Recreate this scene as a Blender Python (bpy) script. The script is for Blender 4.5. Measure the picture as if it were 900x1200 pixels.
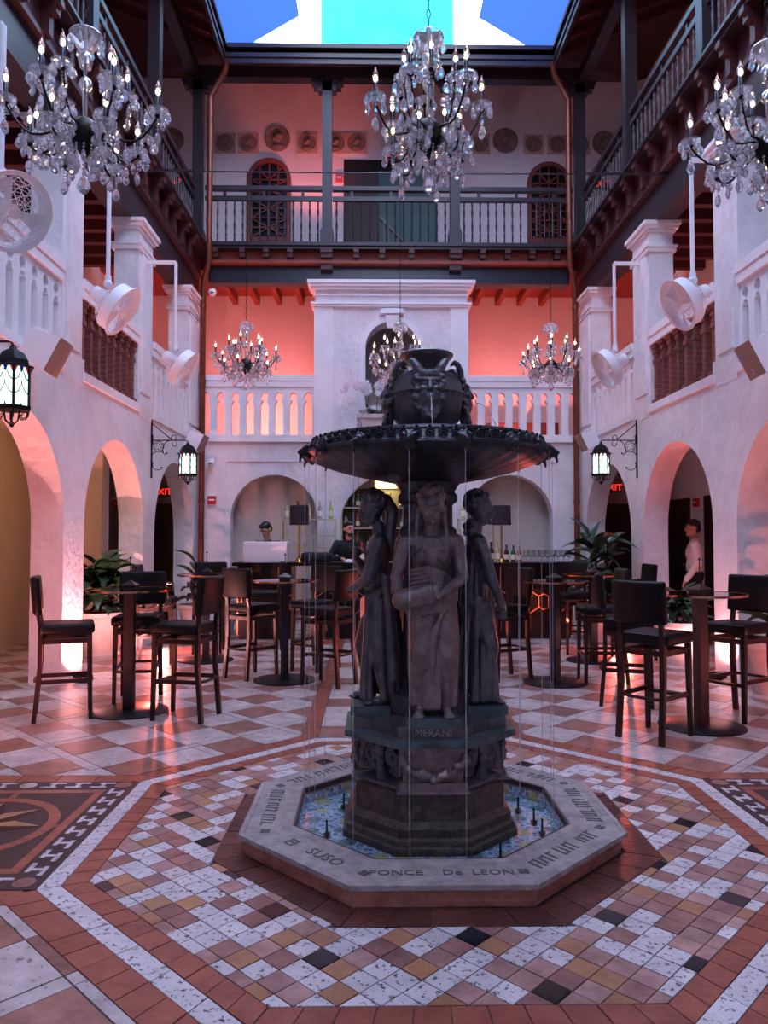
import bpy, bmesh, math, random
from mathutils import Vector, Matrix, noise
random.seed(7)
PI = math.pi
for o in list(bpy.data.objects): bpy.data.objects.remove(o)
scene = bpy.context.scene
COL = scene.collection

# ------------------------------------------------------------------ camera
FPX = 889.0
CAMP = Vector((-.31, -4.05, 1.5))
YAW, PIT = math.atan(13/FPX), math.atan(32/FPX)
FW = Vector((math.sin(YAW)*math.cos(PIT), math.cos(YAW)*math.cos(PIT), math.sin(PIT)))
RT = Vector((math.cos(YAW), -math.sin(YAW), 0)); UP = RT.cross(FW)
cd = bpy.data.cameras.new('camera'); cam = bpy.data.objects.new('camera', cd); COL.objects.link(cam)
cd.sensor_fit = 'HORIZONTAL'; cd.sensor_width = 36; cd.lens = FPX/900*36; cd.clip_start = .05; cd.clip_end = 200
cam.matrix_world = Matrix(((RT.x, UP.x, -FW.x, CAMP.x), (RT.y, UP.y, -FW.y, CAMP.y), (RT.z, UP.z, -FW.z, CAMP.z), (0, 0, 0, 1)))
scene.camera = cam
def proj(p):
    d = Vector(p)-CAMP; z = d.dot(FW)
    if z < .1: return None
    return 450+FPX*d.dot(RT)/z, 600-FPX*d.dot(UP)/z, z

# ------------------------------------------------------------------ world, exposure
SKY = 6.6
w = bpy.data.worlds.new('sky'); scene.world = w; w.use_nodes = True
bg = w.node_tree.nodes['Background']; bg.inputs[0].default_value = (.62, .72, 1.0, 1); bg.inputs[1].default_value = SKY
vs = scene.view_settings
vs.view_transform = 'Standard'; vs.look = 'None'; vs.exposure = 0.12; vs.gamma = 1; vs.use_curve_mapping = False
RED = (1, .20, .17); PINK = (1, .36, .34)

def lamp(kind, name, loc, energy, color, size=.1, target=None, spot=None, blend=.6):
    d = bpy.data.lights.new(name, kind); d.energy = energy; d.color = color
    if kind in ('POINT', 'SPOT'): d.shadow_soft_size = size
    if kind == 'AREA': d.size = size
    if kind == 'SPOT': d.spot_size = spot; d.spot_blend = blend
    o = bpy.data.objects.new(name, d); COL.objects.link(o); o.location = loc
    if target: o.rotation_euler = (Vector(target)-Vector(loc)).to_track_quat('-Z', 'Y').to_euler()
    return o

# ------------------------------------------------------------------ materials
def S(r, g, b):
    f = lambda c: (c/255/12.92) if c/255 <= .04045 else ((c/255+.055)/1.055)**2.4
    return (f(r), f(g), f(b), 1)
MATS = {}
def mat(name, c1, c2=None, scale=4, rough=.6, metal=0, bump=0, bscale=40, rand=0, lo=.35, hi=.65, pits=None, emit=None, estr=1, trans=0, ior=1.45, coat=0, spec=.5, alpha=None, wave=None):
    m = bpy.data.materials.new(name); m.use_nodes = True; MATS[name] = m
    nt = m.node_tree; N, L = nt.nodes, nt.links; b = N['Principled BSDF']
    b.inputs['Roughness'].default_value = rough; b.inputs['Metallic'].default_value = metal
    b.inputs['Base Color'].default_value = c1; b.inputs['Specular IOR Level'].default_value = spec
    b.inputs['Coat Weight'].default_value = coat
    if trans: b.inputs['Transmission Weight'].default_value = trans; b.inputs['IOR'].default_value = ior
    if emit: b.inputs['Emission Color'].default_value = emit; b.inputs['Emission Strength'].default_value = estr
    tc = N.new('ShaderNodeTexCoord'); out = None
    if c2:
        if wave:
            mp = N.new('ShaderNodeMapping'); mp.inputs['Scale'].default_value = wave; L.new(tc.outputs['Object'], mp.inputs[0]); src = mp.outputs[0]
        else: src = tc.outputs['Object']
        n = N.new('ShaderNodeTexNoise'); n.inputs['Scale'].default_value = scale; n.inputs['Detail'].default_value = 6; n.inputs['Roughness'].default_value = .65
        L.new(src, n.inputs['Vector'])
        r = N.new('ShaderNodeValToRGB'); r.color_ramp.elements[0].position = lo; r.color_ramp.elements[1].position = hi
        r.color_ramp.elements[0].color = c1; r.color_ramp.elements[1].color = c2
        L.new(n.outputs['Fac'], r.inputs[0]); out = r.outputs[0]
    if pits:
        pc, ps, pl = pits
        n = N.new('ShaderNodeTexNoise'); n.inputs['Scale'].default_value = ps; n.inputs['Detail'].default_value = 4; n.inputs['Roughness'].default_value = .7
        L.new(tc.outputs['Object'], n.inputs['Vector'])
        r = N.new('ShaderNodeValToRGB'); r.color_ramp.elements[0].position = pl; r.color_ramp.elements[1].position = pl+.05
        r.color_ramp.elements[0].color = (1, 1, 1, 1); r.color_ramp.elements[1].color = (0, 0, 0, 1)
        L.new(n.outputs['Fac'], r.inputs[0])
        mx = N.new('ShaderNodeMix'); mx.data_type = 'RGBA'; L.new(r.outputs[0], mx.inputs[0])
        if out: L.new(out, mx.inputs[6])
        else: mx.inputs[6].default_value = c1
        mx.inputs[7].default_value = pc; out = mx.outputs[2]
    if rand:
        oi = N.new('ShaderNodeObjectInfo'); mr = N.new('ShaderNodeMapRange'); mr.inputs[3].default_value = 1-rand; mr.inputs[4].default_value = 1+rand
        L.new(oi.outputs['Random'], mr.inputs[0])
        h = N.new('ShaderNodeHueSaturation'); L.new(mr.outputs[0], h.inputs['Value'])
        if out: L.new(out, h.inputs['Color'])
        else: h.inputs['Color'].default_value = c1
        out = h.outputs[0]
    if out: L.new(out, b.inputs['Base Color'])
    if bump:
        n = N.new('ShaderNodeTexNoise'); n.inputs['Scale'].default_value = bscale; n.inputs['Detail'].default_value = 5
        L.new(tc.outputs['Object'], n.inputs['Vector'])
        bp = N.new('ShaderNodeBump'); bp.inputs['Strength'].default_value = bump; bp.inputs['Distance'].default_value = .02
        L.new(n.outputs['Fac'], bp.inputs['Height']); L.new(bp.outputs[0], b.inputs['Normal'])
    return m
mat('stucco', S(222, 214, 216), S(236, 230, 232), 3, .85, bump=.8, bscale=11)
mat('smooth_white', S(232, 226, 228), S(240, 236, 238), 3, .6)
mat('pink_wall', S(226, 206, 198), S(234, 214, 206), 2, .85, bump=.2, bscale=14)
mat('upper_wall', S(222, 206, 206), S(230, 214, 214), 2, .85, bump=.2, bscale=14)
mat('beige_wall', S(208, 194, 184), S(216, 202, 192), 2, .85)
mat('ochre_wall', S(196, 176, 142), S(206, 186, 152), 2, .85)
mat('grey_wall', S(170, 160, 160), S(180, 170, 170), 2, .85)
mat('cyan_wall', S(20, 190, 205), S(40, 205, 215), 1.5, .8)
mat('dark_wood', S(34, 27, 34), S(50, 38, 44), 6, .42, wave=(1, 1, 6), bump=.05)
mat('deck_wood', S(60, 26, 30), S(84, 36, 36), 6, .5, wave=(8, 1, 1))
mat('red_wood', S(120, 46, 30), S(150, 62, 40), 8, .55, wave=(1, 6, 6))
mat('teal_beam', S(30, 32, 38), S(46, 48, 56), 5, .32, wave=(1.5, 1.5, 5))
mat('door_wood', S(40, 20, 18), S(58, 28, 24), 6, .45, wave=(6, 6, 1))
mat('window_wood', S(104, 36, 28), S(128, 48, 36), 6, .5)
mat('brick', S(112, 56, 50), S(140, 76, 66), 20, .85, rand=.18)
mat('mortar', S(170, 150, 146), S(150, 128, 124), 20, .9)
mat('copper', S(108, 58, 44), S(134, 76, 58), 6, .38, metal=.55)
mat('iron', S(18, 18, 20), None, rough=.45, metal=.5)
mat('white_paint', S(230, 230, 234), None, rough=.35)
mat('grey_plastic', S(150, 128, 120), None, rough=.6)
mat('black_plastic', S(14, 14, 16), None, rough=.4)
mat('leather', S(7, 7, 10), S(11, 11, 15), 30, .42, bump=.06, bscale=120, spec=.22)
mat('stool_wood', S(26, 13, 12), S(42, 20, 17), 10, .32, wave=(1, 1, .3), coat=.1, spec=.35)
mat('brass', S(190, 140, 70), None, rough=.25, metal=1)
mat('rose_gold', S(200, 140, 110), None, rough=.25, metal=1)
mat('bar_black', S(9, 8, 10), None, rough=.3, spec=.3)
mat('table_metal', S(30, 28, 34), S(44, 40, 48), 12, .4, metal=.6)
mat('tinted_glass', S(70, 60, 66), None, rough=.05, trans=.9, ior=1.45)
mat('bronze', S(58, 59, 67), S(122, 116, 118), 16, .33, metal=.4, bump=.15, bscale=70, lo=.25, hi=.85)
mat('bronze_brown', S(80, 72, 75), S(158, 138, 132), 16, .34, metal=.35, bump=.15, bscale=70, lo=.25, hi=.85)
mat('bronze_green', S(54, 68, 70), S(92, 110, 110), 9, .4, metal=.3, bump=.15, bscale=60)
mat('bowl_bronze', S(20, 21, 26), S(66, 64, 70), 8, .35, metal=.4, bump=.2, bscale=50, lo=.4, hi=.8)
mat('basalt', S(50, 42, 38), S(92, 78, 68), 26, .5, bump=.6, bscale=90, pits=(S(120, 112, 100), 160, .3))
mat('rim_top', S(140, 128, 128), S(176, 162, 160), 14, .6, bump=.4, bscale=60)
mat('rim_face', S(164, 104, 88), S(204, 146, 128), 9, .55, bump=.4, bscale=50)
mat('rim_carve', S(84, 74, 76), S(104, 92, 92), 20, .8)
mat('cobble', S(70, 38, 34), S(104, 60, 52), 12, .3, rand=.3, bump=.25)
mat('grout', S(70, 56, 56), S(88, 72, 70), 20, .8)
TPIT = (S(66, 58, 60), 38, .385)
mat('t_white', S(198, 188, 190), S(222, 212, 214), 8, .3, rand=.08, pits=TPIT, bump=.12)
mat('t_pink', S(146, 106, 100), S(186, 144, 136), 10, .3, rand=.14, bump=.1)
mat('t_rose', S(126, 86, 82), S(166, 118, 110), 10, .3, rand=.15, bump=.1)
mat('t_ochre', S(158, 108, 80), S(180, 130, 98), 10, .3, rand=.12, bump=.1)
mat('t_terra', S(134, 70, 56), S(162, 92, 74), 10, .36, rand=.12, bump=.1)
mat('t_black', S(28, 30, 36), S(40, 42, 48), 10, .18, rand=.1)
mat('t_dark', S(52, 34, 36), S(70, 46, 46), 10, .55, rand=.1)
mat('s_white', S(168, 152, 150), S(206, 190, 188), 7, .36, rand=.06, pits=(S(110, 96, 96), 24, .36), bump=.08)
mat('s_rust', S(122, 80, 70), S(166, 116, 104), 8, .36, rand=.12, bump=.08)
mat('glass', (1, 1, 1, 1), None, rough=.0, trans=1, ior=1.45)
mat('crystal', (.94, .95, 1, 1), None, rough=.04, trans=.78, ior=1.5, spec=.9)
mat('bulb_glow', (1, .8, .5, 1), emit=(1, .68, .34, 1), estr=30)
mat('candle', S(60, 60, 70), None, rough=.25, metal=.6)
mat('pane_white', S(200, 225, 220), None, emit=(.72, .95, .88, 1), estr=1.6)
mat('pane_red', S(190, 10, 25), None, rough=.2, emit=S(200, 10, 25), estr=.5)
mat('pane_blue', S(20, 30, 150), None, rough=.2, emit=S(20, 30, 160), estr=.5)
mat('exit_red', S(255, 40, 30), None, emit=S(255, 40, 30), estr=2.2)
mat('sign_box', S(60, 20, 18), None, rough=.4)
mat('alarm_red', S(190, 24, 28), None, rough=.35)
mat('leaf', S(24, 52, 38), S(46, 82, 58), 14, .38, rand=.3, coat=.2)
mat('stem', S(70, 50, 34), None, rough=.7)
mat('soil', S(40, 28, 24), None, rough=.9)
mat('planter', S(196, 176, 172), S(214, 198, 194), 6, .7, bump=.2)
mat('petal', S(236, 226, 234), None, rough=.5)
mat('skin', S(206, 150, 128), None, rough=.5)
mat('skin2', S(186, 136, 112), None, rough=.5)
mat('hair', S(16, 13, 13), None, rough=.5)
mat('cloth_black', S(16, 16, 19), None, rough=.8)
mat('cloth_white', S(234, 222, 214), None, rough=.8)
mat('linen', S(228, 222, 230), None, rough=.8, bump=.15, bscale=9)
mat('lampshade', S(34, 30, 40), None, rough=.8)
mat('wine', S(16, 20, 14), None, rough=.08)
mat('green_bottle', S(20, 84, 40), None, rough=.08)
mat('pale_bottle', S(176, 178, 120), None, rough=.1)
mat('amber', S(150, 60, 22), None, rough=.1)
mat('clear_bottle', S(190, 196, 200), None, rough=.08, trans=.5)
mat('label', S(228, 220, 204), None, rough=.7)
mat('wax', S(200, 26, 26), None, rough=.3)
mat('shelf', S(206, 190, 150), None, rough=.4)
mat('olive_wall', S(88, 82, 68), S(102, 96, 80), 4, .8)
mat('bar_cream', S(214, 206, 176), None, rough=.8)  # plain matte cream, emits nothing
mat('medal', S(112, 92, 88), S(150, 124, 114), 14, .6, bump=.3, bscale=30)
mat('plaque', S(186, 150, 138), S(200, 164, 150), 8, .7)
mat('led', (1, .5, .4, 1), emit=(1, .30, .25, 1), estr=14)
mat('led_red', (1, .1, .08, 1), emit=(1, .07, .06, 1), estr=14)
mat('led_white', (.9, .95, 1, 1), emit=(.85, .92, 1, 1), estr=1.5)
mat('cable', S(50, 46, 52), None, rough=.4, metal=.5)
mat('dark_void', S(20, 17, 16), None, rough=.9)
mat('door_green', S(70, 98, 96), None, rough=.7)
mat('door_brown', S(66, 52, 48), None, rough=.7)
def water_mat():
    m = bpy.data.materials.new('water'); m.use_nodes = True; MATS['water'] = m
    nt = m.node_tree; N, L = nt.nodes, nt.links; N.remove(N['Principled BSDF'])
    t = N.new('ShaderNodeBsdfTransparent'); t.inputs[0].default_value = (.82, .9, .92, 1)
    g = N.new('ShaderNodeBsdfGlossy'); g.inputs['Roughness'].default_value = .04
    f = N.new('ShaderNodeFresnel'); f.inputs[0].default_value = 1.33
    nz = N.new('ShaderNodeTexNoise'); nz.inputs['Scale'].default_value = 14; bp = N.new('ShaderNodeBump'); bp.inputs['Strength'].default_value = .3
    L.new(nz.outputs['Fac'], bp.inputs['Height']); L.new(bp.outputs[0], g.inputs['Normal']); L.new(bp.outputs[0], f.inputs['Normal'])
    mx = N.new('ShaderNodeMixShader'); L.new(f.outputs[0], mx.inputs[0]); L.new(t.outputs[0], mx.inputs[1]); L.new(g.outputs[0], mx.inputs[2])
    L.new(mx.outputs[0], N['Material Output'].inputs[0])
    m2 = bpy.data.materials.new('jet'); m2.use_nodes = True; MATS['jet'] = m2
    nt = m2.node_tree; N, L = nt.nodes, nt.links; p = N['Principled BSDF']; p.inputs['Base Color'].default_value = (.8, .82, .88, 1); p.inputs['Roughness'].default_value = .15
    t = N.new('ShaderNodeBsdfTransparent'); mx = N.new('ShaderNodeMixShader'); mx.inputs[0].default_value = .3
    L.new(t.outputs[0], mx.inputs[1]); L.new(p.outputs[0], mx.inputs[2]); L.new(mx.outputs[0], N['Material Output'].inputs[0])
    m3 = bpy.data.materials.new('roof_panel'); m3.use_nodes = True; MATS['roof_panel'] = m3
    nt = m3.node_tree; N, L = nt.nodes, nt.links; N.remove(N['Principled BSDF'])
    t = N.new('ShaderNodeBsdfTranslucent'); t.inputs[0].default_value = S(112, 138, 186)
    L.new(t.outputs[0], N['Material Output'].inputs[0])
    # painted pool tile: blue and yellow flowers on white
    m4 = bpy.data.materials.new('pool_tile'); m4.use_nodes = True; MATS['pool_tile'] = m4
    nt = m4.node_tree; N, L = nt.nodes, nt.links; p = N['Principled BSDF']; p.inputs['Roughness'].default_value = .2
    tc = N.new('ShaderNodeTexCoord')
    v = N.new('ShaderNodeTexVoronoi'); v.inputs['Scale'].default_value = 26; L.new(tc.outputs['Object'], v.inputs['Vector'])
    r = N.new('ShaderNodeValToRGB'); e = r.color_ramp.elements; r.color_ramp.interpolation = 'CONSTANT'
    e[0].position = 0; e[0].color = S(116, 132, 162); e[1].position = .42; e[1].color = S(206, 212, 220)
    x = r.color_ramp.elements.new(.62); x.color = S(158, 172, 192)
    L.new(v.outputs['Distance'], r.inputs[0])
    v2 = N.new('ShaderNodeTexVoronoi'); v2.inputs['Scale'].default_value = 6.5; v2.inputs['Randomness'].default_value = .35; L.new(tc.outputs['Object'], v2.inputs['Vector'])
    r2 = N.new('ShaderNodeValToRGB'); r2.color_ramp.elements[0].position = .28; r2.color_ramp.elements[1].position = .3
    r2.color_ramp.elements[0].color = (1, 1, 1, 1); r2.color_ramp.elements[1].color = (0, 0, 0, 1)
    L.new(v2.outputs['Distance'], r2.inputs[0])
    rc = N.new('ShaderNodeValToRGB'); rc.color_ramp.interpolation = 'CONSTANT'
    rc.color_ramp.elements[0].color = S(206, 180, 90); rc.color_ramp.elements[1].position = .55; rc.color_ramp.elements[1].color = S(60, 110, 96)
    L.new(v2.outputs['Color'], rc.inputs[0])
    mx = N.new('ShaderNodeMix'); mx.data_type = 'RGBA'; mt = N.new('ShaderNodeMath'); mt.operation = 'MULTIPLY'; mt.inputs[1].default_value = .75
    L.new(r2.outputs[0], mt.inputs[0]); L.new(mt.outputs[0], mx.inputs[0]); L.new(r.outputs[0], mx.inputs[6]); L.new(rc.outputs[0], mx.inputs[7]); L.new(mx.outputs[2], p.inputs['Base Color'])
water_mat()

# ------------------------------------------------------------------ mesh helpers
class MB:
    def __init__(s): s.v = []; s.f = []; s.m = []
    def add(s, vs, fs, mi=0):
        o = len(s.v); s.v += [tuple(v) for v in vs]; s.f += [tuple(i+o for i in f) for f in fs]; s.m += [mi]*len(fs); return s
    def box(s, x0, x1, y0, y1, z0, z1, mi=0):
        return s.add([(x0,y0,z0),(x1,y0,z0),(x1,y1,z0),(x0,y1,z0),(x0,y0,z1),(x1,y0,z1),(x1,y1,z1),(x0,y1,z1)],
                     [(3,2,1,0),(4,5,6,7),(0,1,5,4),(1,2,6,5),(2,3,7,6),(3,0,4,7)], mi)
    def bar(s, p0, p1, wx, wz, mi=0, taper=1.0):   # rectangular bar between two points
        p0, p1 = Vector(p0), Vector(p1); d = (p1-p0).normalized()
        a = Vector((0,0,1)) if abs(d.z) < .9 else Vector((0,1,0))
        u = d.cross(a).normalized(); v = u.cross(d)
        vs = []
        for p, k in ((p0, 1), (p1, taper)):
            for su, sv in ((-1,-1),(1,-1),(1,1),(-1,1)): vs.append(p+u*su*wx/2*k+v*sv*wz/2*k)
        return s.add(vs, [(3,2,1,0),(4,5,6,7),(0,1,5,4),(1,2,6,5),(2,3,7,6),(3,0,4,7)], mi)
    def cyl(s, p0, p1, r0, r1=None, n=12, mi=0):
        p0, p1 = Vector(p0), Vector(p1); r1 = r0 if r1 is None else r1
        d = (p1-p0).normalized(); a = Vector((0,0,1)) if abs(d.z) < .9 else Vector((1,0,0))
        u = d.cross(a).normalized(); v = d.cross(u)
        vs = [p+(u*math.cos(2*PI*i/n)+v*math.sin(2*PI*i/n))*r for p, r in ((p0, r0), (p1, r1)) for i in range(n)]
        return s.add(vs, [(i, (i+1) % n, n+(i+1) % n, n+i) for i in range(n)]+[tuple(range(n))[::-1], tuple(range(n, 2*n))], mi)
    def tube(s, pts, r, n=8, mi=0):
        pts = [Vector(p) for p in pts]; k = len(pts); rs = r if isinstance(r, (list, tuple)) else [r]*k
        vs = []; u = None
        for i, p in enumerate(pts):
            d = (pts[min(i+1, k-1)]-pts[max(i-1, 0)]).normalized()
            if u is None:
                a = Vector((0,0,1)) if abs(d.z) < .9 else Vector((1,0,0)); u = d.cross(a).normalized()
            else: u = (u-d*u.dot(d)).normalized()
            v = d.cross(u)
            vs += [p+(u*math.cos(2*PI*j/n)+v*math.sin(2*PI*j/n))*rs[i] for j in range(n)]
        fs = [(i*n+j, i*n+(j+1) % n, (i+1)*n+(j+1) % n, (i+1)*n+j) for i in range(k-1) for j in range(n)]
        return s.add(vs, fs+[tuple(range(n))[::-1], tuple(range((k-1)*n, k*n))], mi)
    def lathe(s, prof, n=24, c=(0,0,0), mi=0, mod=None, phase=0, loop=False):
        vs = []
        for (r, z) in prof:
            for j in range(n):
                t = 2*PI*j/n+phase; rr = r*(mod(t, r, z) if mod else 1)
                vs.append((c[0]+rr*math.cos(t), c[1]+rr*math.sin(t), c[2]+z))
        k = len(prof)
        fs = [(i*n+j, i*n+(j+1) % n, (i+1) % k*n+(j+1) % n, (i+1) % k*n+j) for i in range(k if loop else k-1) for j in range(n)]
        return s.add(vs, fs+([] if loop else [tuple(range(n))[::-1], tuple(range((k-1)*n, k*n))]), mi)
    def ell(s, c, r, nu=12, nv=8, mi=0, R=None):
        c = Vector(c); r = (r,)*3 if not isinstance(r, (tuple, list)) else r
        vs = [Vector((0,0,-r[2]))]
        for i in range(1, nv):
            a = -PI/2+PI*i/nv
            vs += [Vector((r[0]*math.cos(a)*math.cos(2*PI*j/nu), r[1]*math.cos(a)*math.sin(2*PI*j/nu), r[2]*math.sin(a))) for j in range(nu)]
        vs.append(Vector((0,0,r[2]))); top = len(vs)-1
        fs = [(0, 1+(j+1) % nu, 1+j) for j in range(nu)]
        for i in range(nv-2):
            fs += [(1+i*nu+j, 1+i*nu+(j+1) % nu, 1+(i+1)*nu+(j+1) % nu, 1+(i+1)*nu+j) for j in range(nu)]
        fs += [(top, 1+(nv-2)*nu+j, 1+(nv-2)*nu+(j+1) % nu) for j in range(nu)]
        if R: vs = [R @ v for v in vs]
        return s.add([c+v for v in vs], fs, mi)
    def cap(s, p0, p1, r0, r1=None, n=10, mi=0):   # tapered capsule (closed pieces that overlap)
        r1 = r0 if r1 is None else r1
        s.ell(p0, r0, n, 6, mi); s.ell(p1, r1, n, 6, mi)
        if (Vector(p1)-Vector(p0)).length > 1e-4: s.cyl(p0, p1, r0, r1, n, mi)
        return s
    def chain(s, pts, rs):
        for i in range(len(pts)-1): s.cap(pts[i], pts[i+1], rs[i], rs[i+1])
        return s
    def prism(s, poly, z0, z1, mi=0):
        n = len(poly)
        return s.add([(x, y, z0) for x, y in poly]+[(x, y, z1) for x, y in poly],
                     [tuple(range(n))[::-1], tuple(range(n, 2*n))]+[(i, (i+1) % n, n+(i+1) % n, n+i) for i in range(n)], mi)
    def mesh(s, name, smooth=None):
        me = bpy.data.meshes.new(name); me.from_pydata(s.v, [], s.f)
        if any(s.m): me.polygons.foreach_set('material_index', s.m)
        if smooth is not None:
            me.shade_smooth(); me.set_sharp_from_angle(angle=math.radians(smooth))
        return me
    def build(s, name, m, parent=None, smooth=None, loc=None, rot=None):
        me = s.mesh(name, smooth)
        for k in (m if isinstance(m, (list, tuple)) else [m]): me.materials.append(MATS[k])
        return link(name, me, parent, loc, rot)
def link(name, me, parent=None, loc=None, rot=None):
    o = bpy.data.objects.new(name, me); COL.objects.link(o)
    if parent: o.parent = parent
    if loc: o.location = loc
    if rot: o.rotation_euler = rot
    return o
def tag(o, label, cat, group=None):
    o['label'] = label; o['category'] = cat
    if group: o['group'] = group
    return o
def struct(o): o['kind'] = 'structure'; return o
def thing(name, label, cat, loc=(0,0,0), rz=0, group=None):
    o = bpy.data.objects.new(name, None); COL.objects.link(o); o.location = loc; o.rotation_euler = (0, 0, rz); o.empty_display_size = .1
    return tag(o, label, cat, group)
def copy_tree(o, parent=None):
    c = o.copy(); COL.objects.link(c); c.parent = parent
    for ch in list(o.children): copy_tree(ch, c)
    return c
def blob(mb, name, m, parent=None, voxel=.012, smooth=3, fac=.5):
    me = mb.mesh(name); t = bpy.data.objects.new('t', me); COL.objects.link(t)
    r = t.modifiers.new('r', 'REMESH'); r.mode = 'VOXEL'; r.voxel_size = voxel; r.use_smooth_shade = True
    if smooth: q = t.modifiers.new('s', 'SMOOTH'); q.iterations = smooth; q.factor = fac
    dg = bpy.context.evaluated_depsgraph_get(); dg.update()
    out = bpy.data.meshes.new_from_object(t.evaluated_get(dg)); bpy.data.objects.remove(t); bpy.data.meshes.remove(me)
    out.name = name; out.materials.clear(); out.materials.append(MATS[m]); out.shade_smooth()
    return link(name, out, parent)
def text_obj(txt, name, m, size, parent=None, mw=None, ext=.002, align='CENTER', shear=0):
    c = bpy.data.curves.new('t', 'FONT'); c.body = txt; c.size = size; c.extrude = ext; c.align_x = align; c.align_y = 'CENTER'; c.shear = shear; c.resolution_u = 2
    t = bpy.data.objects.new('t', c); COL.objects.link(t); dg = bpy.context.evaluated_depsgraph_get(); dg.update()
    me = bpy.data.meshes.new_from_object(t.evaluated_get(dg)); bpy.data.objects.remove(t); bpy.data.curves.remove(c)
    me.materials.clear(); me.materials.append(MATS[m]); me.name = name
    o = link(name, me, parent)
    if mw is not None: o.matrix_local = mw
    return o
def panel(name, outer, holes, fn, depth, m, parent=None):   # a slab with holes; fn(u, v, d) -> xyz
    bm = bmesh.new(); loops = [outer]+holes; ed = []
    front = []
    for lp in loops:
        vsx = [bm.verts.new((u, v, 0)) for u, v in lp]; front.append(vsx)
        for i in range(len(vsx)): ed.append(bm.edges.new((vsx[i], vsx[(i+1) % len(vsx)])))
    bmesh.ops.triangle_fill(bm, use_beauty=True, use_dissolve=False, edges=ed, normal=(0, 0, 1))
    bm.verts.index_update()
    V = [(v.co.x, v.co.y) for v in bm.verts]; Fc = [[v.index for v in f.verts] for f in bm.faces]
    idx = [[v.index for v in l] for l in front]; bm.free()
    n = len(V); mb = MB()
    mb.add([fn(u, v, 0) for u, v in V]+[fn(u, v, depth) for u, v in V],
           [tuple(f) for f in Fc]+[tuple(i+n for i in f[::-1]) for f in Fc]+[(l[i], l[(i+1) % len(l)], l[(i+1) % len(l)]+n, l[i]+n) for l in idx for i in range(len(l))])
    me = mb.mesh(name); b2 = bmesh.new(); b2.from_mesh(me); bmesh.ops.recalc_face_normals(b2, faces=b2.faces); b2.to_mesh(me); b2.free()
    me.materials.append(MATS[m]); return link(name, me, parent)
def arch_pts(u0, u1, apex, n=20, z0=0):   # opening outline from bottom-left up and over to bottom-right
    r = (u1-u0)/2; sp = apex-r
    return [(u0, z0)]+[((u0+u1)/2-r*math.cos(PI*i/n), sp+r*math.sin(PI*i/n)) for i in range(n+1)]+[(u1, z0)]
def octa(a, c=(0, 0)):
    t = a*math.tan(PI/8)
    return [(c[0]+x, c[1]+y) for x, y in ((t,-a),(a,-t),(a,t),(t,a),(-t,a),(-a,t),(-a,-t),(-t,-a))]
# ================================================================== FLOOR
W = 3.54; YB = 10.0; YF = -6.6
floor = struct(MB().add([(-6,YF,-.006),(6,YF,-.006),(6,12.5,-.006),(-6,12.5,-.006)], [(0,1,2,3)]).build('floor', 'grout'))
def clip(poly, a, b, c):   # keep a*x+b*y<=c
    out = []
    for i in range(len(poly)):
        p, q = poly[i], poly[(i+1) % len(poly)]; dp, dq = a*p[0]+b*p[1]-c, a*q[0]+b*q[1]-c
        if dp <= 0: out.append(p)
        if dp*dq < 0:
            t = dp/(dp-dq); out.append((p[0]+(q[0]-p[0])*t, p[1]+(q[1]-p[1])*t))
    return out
def area(p): return .5*sum(p[i][0]*p[(i+1) % len(p)][1]-p[(i+1) % len(p)][0]*p[i][1] for i in range(len(p)))
def inset(poly, g):
    if area(poly) < 0: poly = poly[::-1]
    out = poly
    for i in range(len(poly)):
        p, q = poly[i], poly[(i+1) % len(poly)]; dx, dy = q[0]-p[0], q[1]-p[1]; l = math.hypot(dx, dy)
        if l < 1e-6: continue
        nx, ny = dy/l, -dx/l
        out = clip(out, nx, ny, nx*p[0]+ny*p[1]-g)
        if len(out) < 3: return []
    return out
def clip_in(poly, a):   # inside an octagon of apothem a
    for k in range(8):
        t = k*PI/4; poly = clip(poly, math.cos(t), math.sin(t), a)
        if len(poly) < 3: return []
    return poly
TILES = {}    # part name -> [(poly, mat, height)]
def tile(kind, poly, m, g=.003, h=None):
    poly = inset(poly, g)
    if len(poly) < 3 or abs(area(poly)) < 2e-4: return
    TILES.setdefault(kind, []).append((poly, m, random.uniform(-.0012, .0012) if h is None else h))
def flush(limit=300):
    for kind, L in TILES.items():
        def key(t):
            pts = [proj((x, y, 0)) for x, y in t[0]]
            if any(p is None for p in pts): return 0
            if max(p[0] for p in pts) < 0 or min(p[0] for p in pts) > 900 or min(p[1] for p in pts) > 1200: return 0
            return abs(area([(p[0], p[1]) for p in pts]))
        L.sort(key=key, reverse=True)
        for poly, m, h in L[:limit]: MB().prism(poly, -.008, h).build(kind, m, floor)
        if L[limit:]:
            ms = sorted({t[1] for t in L[limit:]}); mb = MB()
            for poly, m, h in L[limit:]: mb.prism(poly, -.008, h, ms.index(m))
            o = mb.build(kind+'_far', ms, floor); o['kind'] = 'stuff'
FX = -.02
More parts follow.
